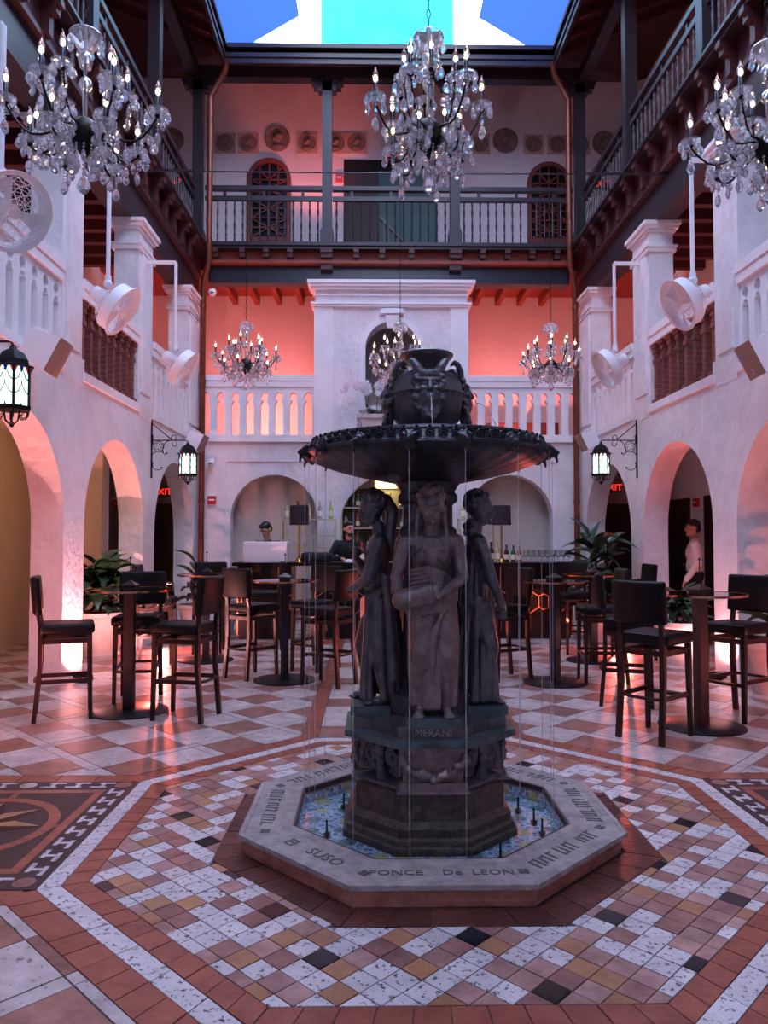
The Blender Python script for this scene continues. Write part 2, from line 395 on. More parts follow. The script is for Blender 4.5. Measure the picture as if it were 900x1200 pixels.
# small tiles set diagonally between the basin and the bands
random.seed(11)
c45 = math.sqrt(.5); ts = .1
for i in range(-24, 25):
    for j in range(-24, 25):
        q = [((u-v)*c45, (u+v)*c45) for u, v in ((i*ts, j*ts), ((i+1)*ts, j*ts), ((i+1)*ts, (j+1)*ts), (i*ts, (j+1)*ts))]
        cx, cy = sum(p[0] for p in q)/4, sum(p[1] for p in q)/4
        inner = max(cx*math.cos(k*PI/4)+cy*math.sin(k*PI/4) for k in range(8))
        if inner < 1.0 or inner > 1.75: continue
        p = clip_in(q, 1.555)
        if len(p) < 3: continue
        if inner < 1.15:   # cut along the nearest side of the wet ring
            k = max(range(8), key=lambda k: cx*math.cos(k*PI/4)+cy*math.sin(k*PI/4))
            p = clip(p, -math.cos(k*PI/4), -math.sin(k*PI/4), -1.06)
            if len(p) < 3: continue
        r = random.random()
        m = 't_black' if (i*3+j*5) % 23 == 0 else 't_white' if r < .46 else 't_pink' if r < .70 else 't_rose' if r < .90 else 't_ochre'
        tile('mosaic_tile', p, m, .0025)
# dark wet stones around the basin
def ring(kind, a0, a1, seg, mats, sides=range(8), g=.0025):
    for k in sides:
        t = k*PI/4; n = (math.cos(t), math.sin(t)); u = (-n[1], n[0]); L0, L1 = a0*math.tan(PI/8), a1*math.tan(PI/8)
        c = max(1, round(2*L1/seg))
        for i in range(c):
            s0, s1 = -1+2*i/c, -1+2*(i+1)/c
            q = [(n[0]*a+u[0]*l, n[1]*a+u[1]*l) for a, l in ((a0, L0*s0), (a1, L1*s0), (a1, L1*s1), (a0, L0*s1))]
            tile(kind, q, random.choice(mats), g)
ring('wet_stone', .90, 1.06, .16, ['cobble'])
ring('band_tile', 1.555, 1.66, .125, ['t_terra'])
ring('band_slab', 1.66, 1.752, .24, ['t_white'])
ring('band_tile', 1.752, 1.89, .135, ['t_terra'], sides=(1, 3, 5, 7))
# red strips framing the four arms
HS = 1.752*math.tan(PI/8); HS2 = HS+.13
for sx in (-1, 1):
    y = 1.80
    while y < 9.9:
        tile('strip_tile', [(sx*HS, y), (sx*HS2, y), (sx*HS2, y+.24), (sx*HS, y+.24)], 't_terra'); y += .24
    for sy in (-1, 1):
        x = 1.80
        while x < 5.3:
            tile('strip_tile', [(sx*x, sy*HS), (sx*(x+.24), sy*HS), (sx*(x+.24), sy*HS2), (sx*x, sy*HS2)], 't_terra'); x += .24
# big travertine slabs laid diagonally in the four corners
cuts = [0, .34, .68, .76]
def cellspan(k): b = (k//3)*.76; return b+cuts[k % 3], b+cuts[k % 3+1]
for i in range(-42, 43):
    for j in range(-42, 43):
        u0, u1 = cellspan(i); v0, v1 = cellspan(j)
        cu, cv = (u0+u1)/2, (v0+v1)/2; cx, cy = (cu-cv)*c45, (cu+cv)*c45
        if abs(cx) > 5.6 or cy < -4.6 or cy > 10.2: continue
        q = [((u-v)*c45, (u+v)*c45) for u, v in ((u0, v0), (u1, v0), (u1, v1), (u0, v1))]
        a, b = i % 3, j % 3
        m = 's_white' if (a == 2 or b == 2) else ('s_white' if (a+b) % 2 == 0 else 's_rust')
        sx = 1 if cx > 0 else -1; sy = 1 if cy > 0 else -1
        # quadrant piece
        p = clip(clip(q, -sx, 0, -HS2), 0, -sy, -HS2)
        if len(p) >= 3: p = clip(p, -sx*c45, -sy*c45, -1.89)
        if len(p) >= 3: tile('floor_slab', p, m, .003)
# square slabs in the far and near arms
for i in range(-2, 2):
    for j in range(-12, 30):
        y = j*.35+.01
        if -1.9 < y+.17 < 1.9: continue
        x0, x1 = i*HS/2, (i+1)*HS/2
        p = [(x0, y), (x1, y), (x1, y+.35), (x0, y+.35)]
        p = clip(p, 0, -1, -1.752) if y > 0 else clip(p, 0, 1, -1.752)
        if len(p) >= 3: tile('arm_slab', p, 's_white' if (i+j) % 3 else 's_rust', .003)
        if i < 1 and y > 1.8:
            tile('inset_tile', [(x1-.04, y+.35), (x1, y+.31), (x1+.04, y+.35), (x1, y+.39)], 't_black', .001, .0025)
# mosaic carpets with the Greek key, beside the octagon
def carpet(sx):
    X = lambda x: sx*x
    def rect(kind, x0, x1, y0, y1, m, h): tile(kind, [(X(x0), y0), (X(x1), y0), (X(x1), y1), (X(x0), y1)], m, .0008, h)
    xo, xe = 1.752, 3.06; xc = 2.405; hs = HS
    rect('carpet_ground', xo, xe, -hs, hs, 't_dark', .001)
    fi, fo = .545, .60
    for y0, y1 in ((-fo+.03, -fi+.03), (fi-.03, fo-.03)): rect('carpet_frame', xc-.50, xc+.50, y0, y1, 't_terra', .002)
    for x0, x1 in ((xc-.50, xc-.45), (xc+.45, xc+.50)): rect('carpet_frame', x0, x1, -fi+.03, fi-.03, 't_terra', .002)
    n = 40; ro, ri = .43, .37
    for k in range(n):
        a, b = 2*PI*k/n, 2*PI*(k+1)/n
        tile('carpet_ring', [(X(xc+ri*math.cos(a)), ri*math.sin(a)), (X(xc+ro*math.cos(a)), ro*math.sin(a)), (X(xc+ro*math.cos(b)), ro*math.sin(b)), (X(xc+ri*math.cos(b)), ri*math.sin(b))], 't_terra', .0006, .002)
    for a in range(4):   # spokes joining ring and frame
        t = a*PI/2; d = (math.cos(t), math.sin(t)); q = (-d[1], d[0]); e = .45 if a % 2 == 0 else .515
        tile('carpet_spoke', [(X(xc+d[0]*r+q[0]*s), d[1]*r+q[1]*s) for r, s in ((.43, -.02), (e, -.02), (e, .02), (.43, .02))], 't_terra', .0005, .002)
    for k in range(8):   # star, each point half dark half ochre, around a pale heart
        t = k*PI/4; tp = (xc+.36*math.cos(t), .36*math.sin(t))
        for s, m in ((-1, 't_ochre'), (1, 't_black')):
            tb = t+s*PI/8; b = (xc+.2*math.cos(tb), .2*math.sin(tb)); c = (xc+.11*math.cos(t), .11*math.sin(t)); d = (xc+.11*math.cos(tb), .11*math.sin(tb))
            tile('carpet_star', [(X(x), y) for x, y in (c, tp, b, d)], m, .0006, .002)
    for k in range(8):
        a, b = k*PI/4-PI/8, k*PI/4+PI/8
        tile('carpet_heart', [(X(xc+r*math.cos(t)), r*math.sin(t)) for r, t in ((.05, a), (.11, a), (.11, b), (.05, b))], 't_terra', .0005, .002)
    tile('carpet_heart', [(X(xc+.05*math.cos(k*PI/4+PI/8)), .05*math.sin(k*PI/4+PI/8)) for k in range(8)], 't_white', .0005, .002)
    def key(cx, cy, along):   # one hooked key piece (an S of three bars)
        for (a0, a1, b0, b1) in ((-.066, .03, .024, .046), (-.012, .012, -.024, .024), (-.03, .066, -.046, -.024)):
            pts = [(a0, b0), (a1, b0), (a1, b1), (a0, b1)]
            if along == 'y': pts = [(-b, a) for a, b in pts]
            mbk.prism([(X(cx+p[0]), cy+p[1]) for p in pts][::sx], -.003, .003)
    spots = [(xo+.082, -.525+.15*k, 'y') for k in range(8)]+[(xe-.082, -.525+.15*k, 'y') for k in range(8)]
    for s in (-1, 1):
        spots += [(xc-.45+.15*k, s*(hs-.068), 'x') for k in range(7) if k != 3]
    for s in spots:
        mbk = MB(); key(*s); mbk.build('key_tile', 't_white', floor)
    for s in (-1, 1):
        for cx in (xo+.08, xc, xe-.08):
            tile('carpet_disc', [(X(cx+.05*math.cos(k*PI/8)), s*(hs-.068)+.05*math.sin(k*PI/8)) for k in range(16)], 't_rose' if cx != xc else 's_white', .0005, .002)
carpet(-1); carpet(1)
flush()

# ================================================================== ARCADE WALLS
random.seed(3)
ARCH = [(-3.85, -1.75), (-1.1, 1.05), (1.72, 3.92), (4.48, 6.66), (7.2, 9.6)]
CEIL = {}
def arcade(side):
    out = [(YF, 0)]
    for a, b in ARCH: out += arch_pts(a, b, 2.75)
    out += [(YB+.3, 0), (YB+.3, 3.30), (YF, 3.30)]
    s = -1 if side == 'left' else 1
    struct(panel('wall_'+side, out, [], lambda u, v, d: (s*(W+d), u, v), .34, 'stucco'))
arcade('left'); arcade('right')
out = [(-W-.34, 0)]
BARCH = [(-2.95, -1.34), (-.92, .98), (1.44, 3.04)]
for a, b in BARCH: out += arch_pts(a, b, 2.70)
out += [(W+.34, 0), (W+.34, 3.34), (-W-.34, 3.34)]
struct(panel('wall_back', out, [], lambda u, v, d: (u, YB+.03+d, v), .3, 'stucco'))
sk = [(-W, 0), (-3.03, 0), (-3.03, 2.94), (-1.2, 2.94), (-1.2, 0), (-1.06, 0), (-1.06, 2.94), (1.12, 2.94), (1.12, 0), (1.28, 0), (1.28, 2.94), (3.1, 2.94), (3.1, 0), (W, 0), (W, 3.34), (-W, 3.34)]
struct(panel('trim_1', sk, [], lambda u, v, d: (u, YB+d, v), .031, 'stucco'))
# rooms behind the arches
XG = 3.66
G = 5.5   # outer face of the galleries
for s, nm in ((-1, 'left'), (1, 'right')):
    struct(MB().box(min(s*G, s*(G+.1)), max(s*G, s*(G+.1)), YF, YB+2, 0, 11.6).build('wall_%s_outer' % nm, 'pink_wall'))
    struct(MB().box(min(s*(W+.01), s*G), max(s*(W+.01), s*G), YF, YB+2, 3.02, 3.26).build('ceiling_%s_corridor' % nm, 'smooth_white'))
    CEIL['ceiling_%s_gallery' % nm] = struct(MB().box(min(s*(XG+.26), s*G), max(s*(XG+.26), s*G), YF, YB-.3, 6.62, 6.84).build('ceiling_%s_gallery' % nm, 'deck_wood'))
struct(MB().box(-G, G, YB+2, YB+2.1, 0, 3.3).build('wall_bar', 'beige_wall'))
struct(MB().box(-W-.3, W+.3, YB+.05, YB+2, 3.02, 3.26).build('ceiling_bar', 'smooth_white'))
for a_, b_, nm in ((-3.87, -.94, 'left'), (1.0, 3.87, 'right')): struct(MB().box(a_, b_, YB+.6, YB+.66, 0, 3.02).build('wall_niche_'+nm, 'beige_wall'))
struct(MB().box(-G, G, YB+1.8, YB+1.95, 3.3, 6.7).build('wall_gallery', 'pink_wall'))
CEIL['ceiling_back_gallery'] = struct(MB().box(-G, G, YB+.26, YB+2, 6.62, 6.84).build('ceiling_back_gallery', 'red_wood'))
struct(MB().box(-G, G, YB+1.7, YB+1.9, 6.84, 11.6).build('wall_upper', 'upper_wall'))
struct(MB().box(-6, 6, YF-.1, YF, 0, 11.6).build('wall_front', 'stucco'))
# left corridor: one ochre wall by the near arch, a pale partition pier further on
struct(MB().box(-G+.001, -G+.06, -2, 7.55, 0, 3.02).build('trim_2', 'ochre_wall'))
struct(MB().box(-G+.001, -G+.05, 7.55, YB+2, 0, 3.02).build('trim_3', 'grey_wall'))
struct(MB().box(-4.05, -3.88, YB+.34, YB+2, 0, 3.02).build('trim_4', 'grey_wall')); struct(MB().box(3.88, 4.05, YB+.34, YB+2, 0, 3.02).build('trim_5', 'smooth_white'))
struct(MB().box(G-.05, G-.001, -2, YB+2, 0, 3.02).build('trim_6', 'smooth_white'))
struct(MB().box(-4.75, -4.45, 7.6, 7.9, 0, 3.02).build('trim_7', 'pink_wall'))

# ------------------------------------------------------------------ second floor
PIERS = [(-4.2, -3.6), (-1.5, -.9), (1.2, 1.85), (3.84, 4.40), (6.40, 7.06), (9.2, 10.1)]
def pier(mb, x0, x1, y0, y1, z0, zt):
    mb.box(x0, x1, y0, y1, z0, zt-.1)
    for g, a, b in ((.035, zt-.42, zt-.36), (.05, zt-.36, zt-.33), (.03, zt-.14, zt-.10), (.065, zt-.10, zt-.05), (.09, zt-.05, zt)):
        mb.box(x0-g, x1+g, y0-g, y1+g, a, b)
for s, nm in ((-1, 'left'), (1, 'right')):
    for y0, y1 in PIERS:
        mb = MB(); xs = sorted((s*(W+.02), s*(W+.36))); pier(mb, xs[0], xs[1], y0, y1, 3.2, 5.95)
        # shallow raised strip that ends above the sill, and the splayed foot
        xa = sorted((s*(W-.012), s*(W+.03))); mb.box(xa[0], xa[1], y0+.1, y1-.1, 3.55, 5.5)
        mb.box(*sorted((s*(W-.005), s*(W+.3))), y0-.02, y1+.02, 3.2, 3.5)
        o = struct(mb.build('trim_pier_'+nm, 'stucco'))
def keyhole(cx, z0, z1, w):
    r = w*.47; zc = z1-r*1.15; zn = zc-r*.95
    return [(cx-w/2, z0), (cx-w/2, zn-.07), (cx-w*.34, zn-.055), (cx-w*.34, zn-.035), (cx-w*.2, zn)] + \
           [(cx-r*math.cos(a), zc+r*math.sin(a)*(1.15 if a > PI/2*.6 and a < PI*.7 else 1)) for a in [(-.9+(PI+1.8)*k/12) for k in range(13)]] + \
           [(cx+w*.2, zn), (cx+w*.34, zn-.035), (cx+w*.34, zn-.055), (cx+w/2, zn-.07), (cx+w/2, z0)]
def balustrade(u0, u1, n, fn, label, zs, group, w=.13, solid=False):
    """zs: base bottom, opening bottom, opening top, rail top. fn(u,v,d)"""
    t = thing('balustrade', label, 'balustrade', (0, 0, 0), 0, group)
    zb, z0, z1, zt = zs
    holes = [keyhole(u0+(k+.5)*(u1-u0)/n, z0, z1-.05, w) for k in range(n)]
    panel('pierced_panel', [(u0, zb), (u1, zb), (u1, zt-.12), (u0, zt-.12)], holes, fn, .12, 'smooth_white', t)
    mb = MB()
    def slab(d0, d1, a, b):
        P = [fn(u0, a, d0), fn(u1, a, d0), fn(u1, a, d1), fn(u0, a, d1), fn(u0, b, d0), fn(u1, b, d0), fn(u1, b, d1), fn(u0, b, d1)]
        lo = [min(p[i] for p in P) for i in range(3)]; hi = [max(p[i] for p in P) for i in range(3)]
        mb.box(lo[0], hi[0], lo[1], hi[1], lo[2], hi[2])
    slab(-.05, .17, zt-.10, zt); slab(-.035, .15, zt-.21, zt-.105)
    mb.build('top_rail', 'smooth_white', t)
    mb = MB(); slab(-.055, .15, zb-.0, z0-.005); mb.build('base_rail', 'smooth_white', t)
    for k in range(3):
        p = fn(u0+(k+.5)*(u1-u0)/3, (zb+z0)/2-.02, -.033); MB().box(p[0]-.012, p[0]+.012, p[1]-.012, p[1]+.012, p[2]-.025, p[2]+.025).build('drain_spout', 'black_plastic', t)
    return t
SZ = (3.26, 3.36, 4.19, 4.41)
for s, nm in ((-1, 'left'), (1, 'right')):
    fn = lambda u, v, d, s=s: (s*(W+.03+d), u, v)
    other = 'copper downpipe and plant shadow' if s < 0 else 'leafy plant beside bar glasses'
    balustrade(1.85, 3.84, 8, fn, 'white pierced balustrade panel directly above the wall loudspeaker, %s wing of courtyard' % ('ochre-walled' if s < 0 else 'white-corridor'), SZ, 'white pierced balustrades')
    balustrade(7.06, 9.2, 8, fn, 'white pierced balustrade panel behind the far white fan, above the %s' % ('EXIT door with left plants' if s < 0 else 'big leafy plant'), SZ, 'white pierced balustrades')
    balustrade(-.9, 1.2, 8, fn, 'white pierced balustrade panel beyond the near iron lantern, %s wing' % nm, SZ, 'white pierced balustrades')
    # brick balusters
    t = thing('brick_balustrade', 'balustrade of red brick balusters above the arch %s' % ('with the dark green plant' if s < 0 else 'with the man in white'), 'balustrade', (0, 0, 0), 0, 'brick balustrades')
    mb = MB(); mb.box(*sorted((s*(W-.02), s*(W+.20))), 4.38, 6.42, 4.31, 4.41); mb.box(*sorted((s*(W-.005), s*(W+.18))), 4.38, 6.42, 4.20, 4.305); mb.build('top_rail', 'smooth_white', t)
    mb = MB(); mb.box(*sorted((s*(W-.025), s*(W+.18))), 4.38, 6.42, 3.26, 3.36); mb.build('base_rail', 'smooth_white', t)
    nb = 8
    for k in range(nb):
        y = 4.38+(k+.5)*2.04/nb; nc = 12; h = (4.20-3.36)/nc; mb = MB()
        mb.box(s*(W+.09)-.037, s*(W+.09)+.037, y-.037, y+.037, 3.36, 4.20, 1)
        for c in range(nc):
            wd = .07 if c in (nc-1, 0) else .056 if c in (nc-2, 8) else .043
            z = 3.36+c*h; mb.box(s*(W+.09)-wd, s*(W+.09)+wd, y-wd, y+wd, z+.005, z+h-.005)
        mb.build('brick_baluster', ['brick', 'mortar'], t)
# back balcony
fnb = lambda u, v, d: (u, YB-.02+d, v)
BZ = (3.30, 3.44, 4.28, 4.54)
balustrade(-W, -1.38, 8, fnb, 'white pierced balustrade panel between copper downpipe and central arch, pink wall behind', BZ, 'white pierced balustrades', .15)
balustrade(1.44, W, 8, fnb, 'white pierced balustrade panel right of the horned fountain vase, dark doors behind', BZ, 'white pierced balustrades', .135)
# dark low cabinets seen through the right balustrade
for k in range(2):
    tag(MB().box(2.02+k*.75, 2.70+k*.75, YB+1.2, YB+1.6, 3.27, 3.86).build('low_cabinet', 'door_wood'), 'dark low cabinet standing on balcony behind white balustrade', 'cabinet', 'dark cabinets on the balcony')
# central pavilion with its arched window
t = struct(panel('wall_pavilion', [(-1.38, 3.3), (1.44, 3.3), (1.44, 6.27), (-1.38, 6.27)], [arch_pts(-.45, .53, 5.53, 24, 3.95)], lambda u, v, d: (u, YB-.10+d, v), .36, 'stucco'))
mb = MB()
for x0, x1 in ((-1.40, -1.06), (1.12, 1.46)): mb.box(x0, x1, YB-.14, YB+.2, 3.3, 5.80)
for (g, a, b) in ((.03, 5.80, 5.84), (.06, 5.84, 5.88), (.0, 6.02, 6.05), (.05, 6.12, 6.17), (.09, 6.17, 6.22), (.12, 6.22, 6.28)): mb.box(-1.40-g, 1.46+g, YB-.14-g, YB+.26, a, b)
struct(mb.build('trim_8', 'smooth_white'))
def ringarch(u0, u1, apex, wd, z0, fn, dep, name, m, parent=None):
    o = arch_pts(u0-wd, u1+wd, apex+wd, 24, z0); i = arch_pts(u0, u1, apex, 24, z0)
    return panel(name, o+i[::-1], [], fn, dep, m, parent)
struct(ringarch(-.45, .53, 5.53, .11, 3.95, lambda u, v, d: (u, YB-.15+d, v), .08, 'trim_9', 'smooth_white'))
mb = MB(); mb.add([(-.05, YB-.19, 5.40), (.13, YB-.19, 5.40), (.13, YB-.10, 5.40), (-.05, YB-.10, 5.40), (-.09, YB-.21, 5.64), (.17, YB-.21, 5.64), (.17, YB-.10, 5.64), (-.09, YB-.10, 5.64)], [(3,2,1,0),(4,5,6,7),(0,1,5,4),(1,2,6,5),(2,3,7,6),(3,0,4,7)])
mb.box(-.18, .26, YB-.23, YB-.1, 5.66, 5.72); mb.box(-.16, .24, YB-.2, YB-.1, 5.72, 5.76); struct(mb.build('trim_10', 'smooth_white'))
struct(MB().box(-.56, .64, YB-.22, YB+.1, 3.87, 3.95).build('trim_11', 'smooth_white'))
m12 = MB(); m12.box(-1.38, 1.44, YB+1.3, YB+1.32, 3.3, 6.6); m12.box(-1.38, -1.34, YB+.26, YB+1.3, 3.3, 6.6); m12.box(1.40, 1.44, YB+.26, YB+1.3, 3.3, 6.6); struct(m12.build('trim_12', 'beige_wall'))  # side walls added to keep the red gallery light out of the pavilion

# ------------------------------------------------------------------ timber beams, decks and corbels of the third floor
def deck(name, label, a, b, fn, corb, boards='deck_wood', beam='dark_wood', posts=(), zb=6.28, zm=6.60):
    t = thing('timber_balcony', label, 'balcony')
    def bx(nm, u0, u1, d0, d1, z0, z1, m):
        P = [fn(u, d) for u in (u0, u1) for d in (d0, d1)]
        return MB().box(min(p[0] for p in P), max(p[0] for p in P), min(p[1] for p in P), max(p[1] for p in P), z0, z1).build(nm, m, t)
    bx('beam', a, b, .02, .30, zb, zm, beam)
    bx('soffit_board', a, b, -.14 if zm > 6.5 else -.06, .3, zm, zm+.06, boards)
    bx('fascia_board', a, b, -.02, .3, zm+.06, 6.85, boards)
    bx('deck_edge', a, b, -.20, .3, 6.85, 6.97, 'dark_wood')
    bx('deck_lip', a, b, -.24, .0, 6.90, 6.94, 'dark_wood')
    for u in corb:
        bg = min([abs(u-p) for p in posts] or [9]) < .05; w_ = .11 if bg else .05
        mb = MB(); z0 = zm-.1 if bg else zm+.06
        for (dd, za, zb) in ((-.22, 6.78, 6.85), (-.18, 6.70, 6.78), (-.11, z0, 6.70)):
            P = [fn(uu, d) for uu in (u-w_, u+w_) for d in (dd, .02)]
            mb.box(min(p[0] for p in P), max(p[0] for p in P), min(p[1] for p in P), max(p[1] for p in P), za, zb)
        mb.build('corbel', 'deck_wood', t)
    return t
POSTX = (-1.17, 1.22)
fB = lambda u, d: (u, YB-.05+d)
deck('b', 'timber balcony across the end wall with dark beam and carved corbels', -W+.16, W-.16, fB, [-3.2, -2.72, -2.28, -1.84, -1.17, -.62, -.14, .40, 1.22, 1.72, 2.18, 2.64, 3.1], 'red_wood', 'teal_beam', POSTX)
POSTY = (-3.2, -.55, 2.05, 4.72, 7.4)
for s, nm in ((-1, 'left'), (1, 'right')):
    fS = lambda u, d, s=s: (s*(XG-.05+d), u)
    deck(nm, 'dark timber balcony running along the courtyard wing %s' % ('on the ochre corridor side' if s < 0 else 'on the side of the man in white'), YF+.05, YB+.3, fS, [YF+.4+.53*k for k in range(30) if YF+.4+.53*k < 9.5], 'deck_wood', 'dark_wood', POSTY, 5.95, 6.42)
# ceiling joists of the galleries
def joist(p0, p1, m='deck_wood', w_=.13, h=.38):
    return MB().bar(p0, p1, w_, h).build('joist', m, JP)
for s, nm in ((-1, 'left'), (1, 'right')):
    JP = CEIL['ceiling_%s_gallery' % nm]
    for k in range(17): joist((s*3.97, 1.0+.5*k, 6.42), (s*5.49, 1.0+.5*k, 6.42))
JP = CEIL['ceiling_back_gallery']
for k in range(15):
    x = -3.2+.46*k
    if abs(x-.03) > 1.45: joist((x, YB+.26, 6.52), (x, YB+1.8, 6.52), 'red_wood', .1, .18)

# ------------------------------------------------------------------ railings and posts, third floor
sp = MB(); sp.lathe([(.016, 0), (.016, .14), (.022, .15), (.012, .19), (.02, .28), (.022, .34), (.011, .42), (.017, .44), (.011, .46), (.02, .54), (.022, .6), (.011, .69), (.02, .71), (.014, .74), (.018, .76), (.018, .80)], 8)
SPM = sp.mesh('spindle', 40); SPM.materials.append(MATS['dark_wood'])
def railing(a, b, n, fn, rz, label, group):
    t = thing('balcony_railing', label, 'railing', (0, 0, 0), 0, group)
    def bx(nm, d0, d1, z0, z1):
        P = [fn(u, d) for u in (a, b) for d in (d0, d1)]
        MB().box(min(p[0] for p in P), max(p[0] for p in P), min(p[1] for p in P), max(p[1] for p in P), z0, z1).build(nm, 'dark_wood', t)
    bx('handrail', -.05, .05, 8.01, 8.09); bx('middle_rail', -.035, .035, 7.82, 7.90); bx('bottom_rail', -.035, .035, 6.98, 7.04)
    for k in range(n):
        p = fn(a+(k+.5)*(b-a)/n, 0); link('spindle', SPM, t, (p[0], p[1], 7.03))
    for k in range(3):
        p = fn(a+(k+.5)*(b-a)/3, 0); MB().box(p[0]-.025, p[0]+.025, p[1]-.025, p[1]+.025, 7.89, 8.02).build('rail_block', 'dark_wood', t)
fr = lambda u, d: (u, YB-.06+d)
railing(-W+.1, POSTX[0]-.09, 14, fr, 0, 'dark turned-spindle railing before the arched window lit red', 'third-floor railings')
railing(POSTX[0]+.1, POSTX[1]-.1, 14, fr, 0, 'dark turned-spindle railing before the green stair doorway', 'third-floor railings')
railing(POSTX[1]+.1, W-.1, 14, fr, 0, 'dark turned-spindle railing before the dim arched window', 'third-floor railings')
YP = list(POSTY)+[YB]
for s in (-1, 1):
    fs = lambda u, d, s=s: (s*XG+d, u)
    for k in range(len(YP)-1):
        if YP[k+1] < 1: continue
        where = {2: 'second bay from the end wall', 3: 'bay touching the end wall', 1: 'third bay from the end wall', 0: 'fourth bay'}[k-1 if k > 0 else 0] if False else ('bay touching the end wall', 'second bay from the end wall', 'third bay from the end wall', 'fourth bay from the end wall')[len(YP)-2-k]
        railing(YP[k]+.09, YP[k+1]-.09, 15, fs, 0, 'dark turned-spindle side railing, %s, %s wing' % (where, 'ochre corridor' if s < 0 else 'white corridor'), 'third-floor railings')
def post(x, y, label, cap_axis):
    t = thing('timber_post', label, 'post', (x, y, 6.97), 0, 'third-floor posts')
    MB().box(-.09, .09, -.09, .09, .2, 3.1).build('shaft', 'dark_wood', t)
    mb = MB(); mb.box(-.12, .12, -.12, .12, 0, .26); mb.box(-.105, .105, -.105, .105, .26, .31); mb.build('base', 'dark_wood', t)
    mb = MB()
    for l, z0, z1 in ((.17, 2.92, 2.99), (.26, 2.99, 3.08), (.30, 3.08, 3.15)):
        mb.box(*((-l, l, -.09, .09) if cap_axis == 'x' else (-.09, .09, -l, l)), z0, z1)
    mb.build('bracket_capital', 'dark_wood', t)
for x in POSTX: post(x, YB-.06, 'dark timber post on the end-wall balcony %s' % ('left of the green doorway' if x < 0 else 'behind the central crystal chandelier'), 'x')
for s in (-1, 1):
    post(s*(W+.04), YB-.06, 'dark timber corner post beside copper downpipe, %s' % ('red-lit window side' if s < 0 else 'dim window side'), 'x')
    for y in POSTY[1:]: post(s*XG, y, 'dark timber post of the side balcony, %s, %s wing' % ({7.4: 'nearest the end wall', 4.72: 'second from the end wall', 2.05: 'third from the end wall', -.55: 'fourth from the end wall'}[y], 'ochre corridor' if s < 0 else 'white corridor'), 'y')

# ------------------------------------------------------------------ roof around the skylight
EX, EY, EZ = 3.0, 9.42, 10.12
def slab4(name, pts, th, m):   # sloped slab
    CEIL[name] = struct(MB().add(pts+[(p[0], p[1], p[2]+th) for p in pts], [(3,2,1,0),(4,5,6,7),(0,1,5,4),(1,2,6,5),(2,3,7,6),(3,0,4,7)]).build(name, m))
RU = 1.05
slab4('ceiling_back_roof', [(-EX, EY, EZ+.2), (EX, EY, EZ+.2), (EX+2.6, EY+2.6, EZ+.2+RU), (-EX-2.6, EY+2.6, EZ+.2+RU)], .12, 'deck_wood')
for s, nm in ((-1, 'left'), (1, 'right')):
    P = [(s*EX, EY, EZ+.2), (s*(EX+2.6), EY+2.6, EZ+.2+RU), (s*(EX+2.6), YF, EZ+.2+RU), (s*EX, YF, EZ+.2)]
    slab4('ceiling_%s_roof' % nm, P if s > 0 else P[::-1], .12, 'deck_wood')
    # header beam and gutter
    tag(MB().box(*sorted((s*(XG-.1), s*(XG+.1))), YF, YB, 10.12, 10.34).build('header_beam', 'dark_wood'), 'dark roof header beam resting on side balcony posts, %s wing' % ('ochre corridor' if s < 0 else 'white corridor'), 'beam')
    mb = MB(); mb.box(*sorted((s*EX, s*(EX+.05))), YF, EY+.05, EZ, EZ+.36); mb.box(*sorted((s*(EX-.06), s*(EX+.05))), YF, EY+.06, EZ+.26, EZ+.34); mb.box(*sorted((s*(EX-.03), s*(EX+.05))), YF, EY+.03, EZ+.1, EZ+.16)
    tag(mb.build('roof_gutter', 'dark_wood'), 'dark roof gutter along the skylight edge, %s wing' % ('ochre corridor' if s < 0 else 'white corridor'), 'gutter')
    JP = CEIL['ceiling_%s_roof' % nm]
    for k in range(22):
        y = -.6+.47*k; joist((s*(EX+.1), y, EZ+.16), (s*(EX+2.5), y, EZ+.12+RU), 'deck_wood', .09, .14)
tag(MB().box(-W-.1, W+.1, YB-.16, YB+.04, 10.12, 10.34).build('header_beam', 'dark_wood'), 'dark roof header beam across the end wall on bracket capitals', 'beam')
mb = MB(); mb.box(-EX, EX, EY, EY+.05, EZ, EZ+.36); mb.box(-EX, EX, EY-.06, EY+.05, EZ+.26, EZ+.34); mb.box(-EX, EX, EY-.03, EY+.05, EZ+.1, EZ+.16)
tag(mb.build('roof_gutter', 'dark_wood'), 'dark stepped roof gutter across the end wall below the cyan wall', 'gutter')
JP = CEIL['ceiling_back_roof']
for k in range(14):
    x = -3.0+.46*k; joist((x, EY+.1, EZ+.16), (x, EY+2.4, EZ+.13+RU), 'deck_wood', .09, .14)
# roof terrace beyond the skylight: cyan wall between two pierced parapets
struct(MB().box(-1.55, 1.6, 13.6, 13.8, 11.0, 16).build('wall_terrace', 'cyan_wall'))
struct(MB().box(-6, 6, 12.0, 16, 11.3, 11.42).build('floor_terrace', 'grey_wall'))
for a, b, q in ((-3.1, -1.55, 'left'), (1.6, 3.3, 'right')):
    ft = lambda u, v, d: (u, 13.5+d, v)
    t = balustrade(a, b, 7, ft, 'sunlit white roof-terrace parapet %s' % ('on the red window side' if a < 0 else 'on the side behind the central chandelier'), (11.3, 11.5, 12.32, 12.55), 'terrace parapets', .12)
struct(MB().box(-6, -3.1, 13.5, 13.7, 11.0, 13.3).build('wall_terrace_end', 'cyan_wall'))
struct(MB().box(3.3, 6, 13.5, 13.7, 11.0, 13.3).build('wall_terrace_end', 'cyan_wall'))
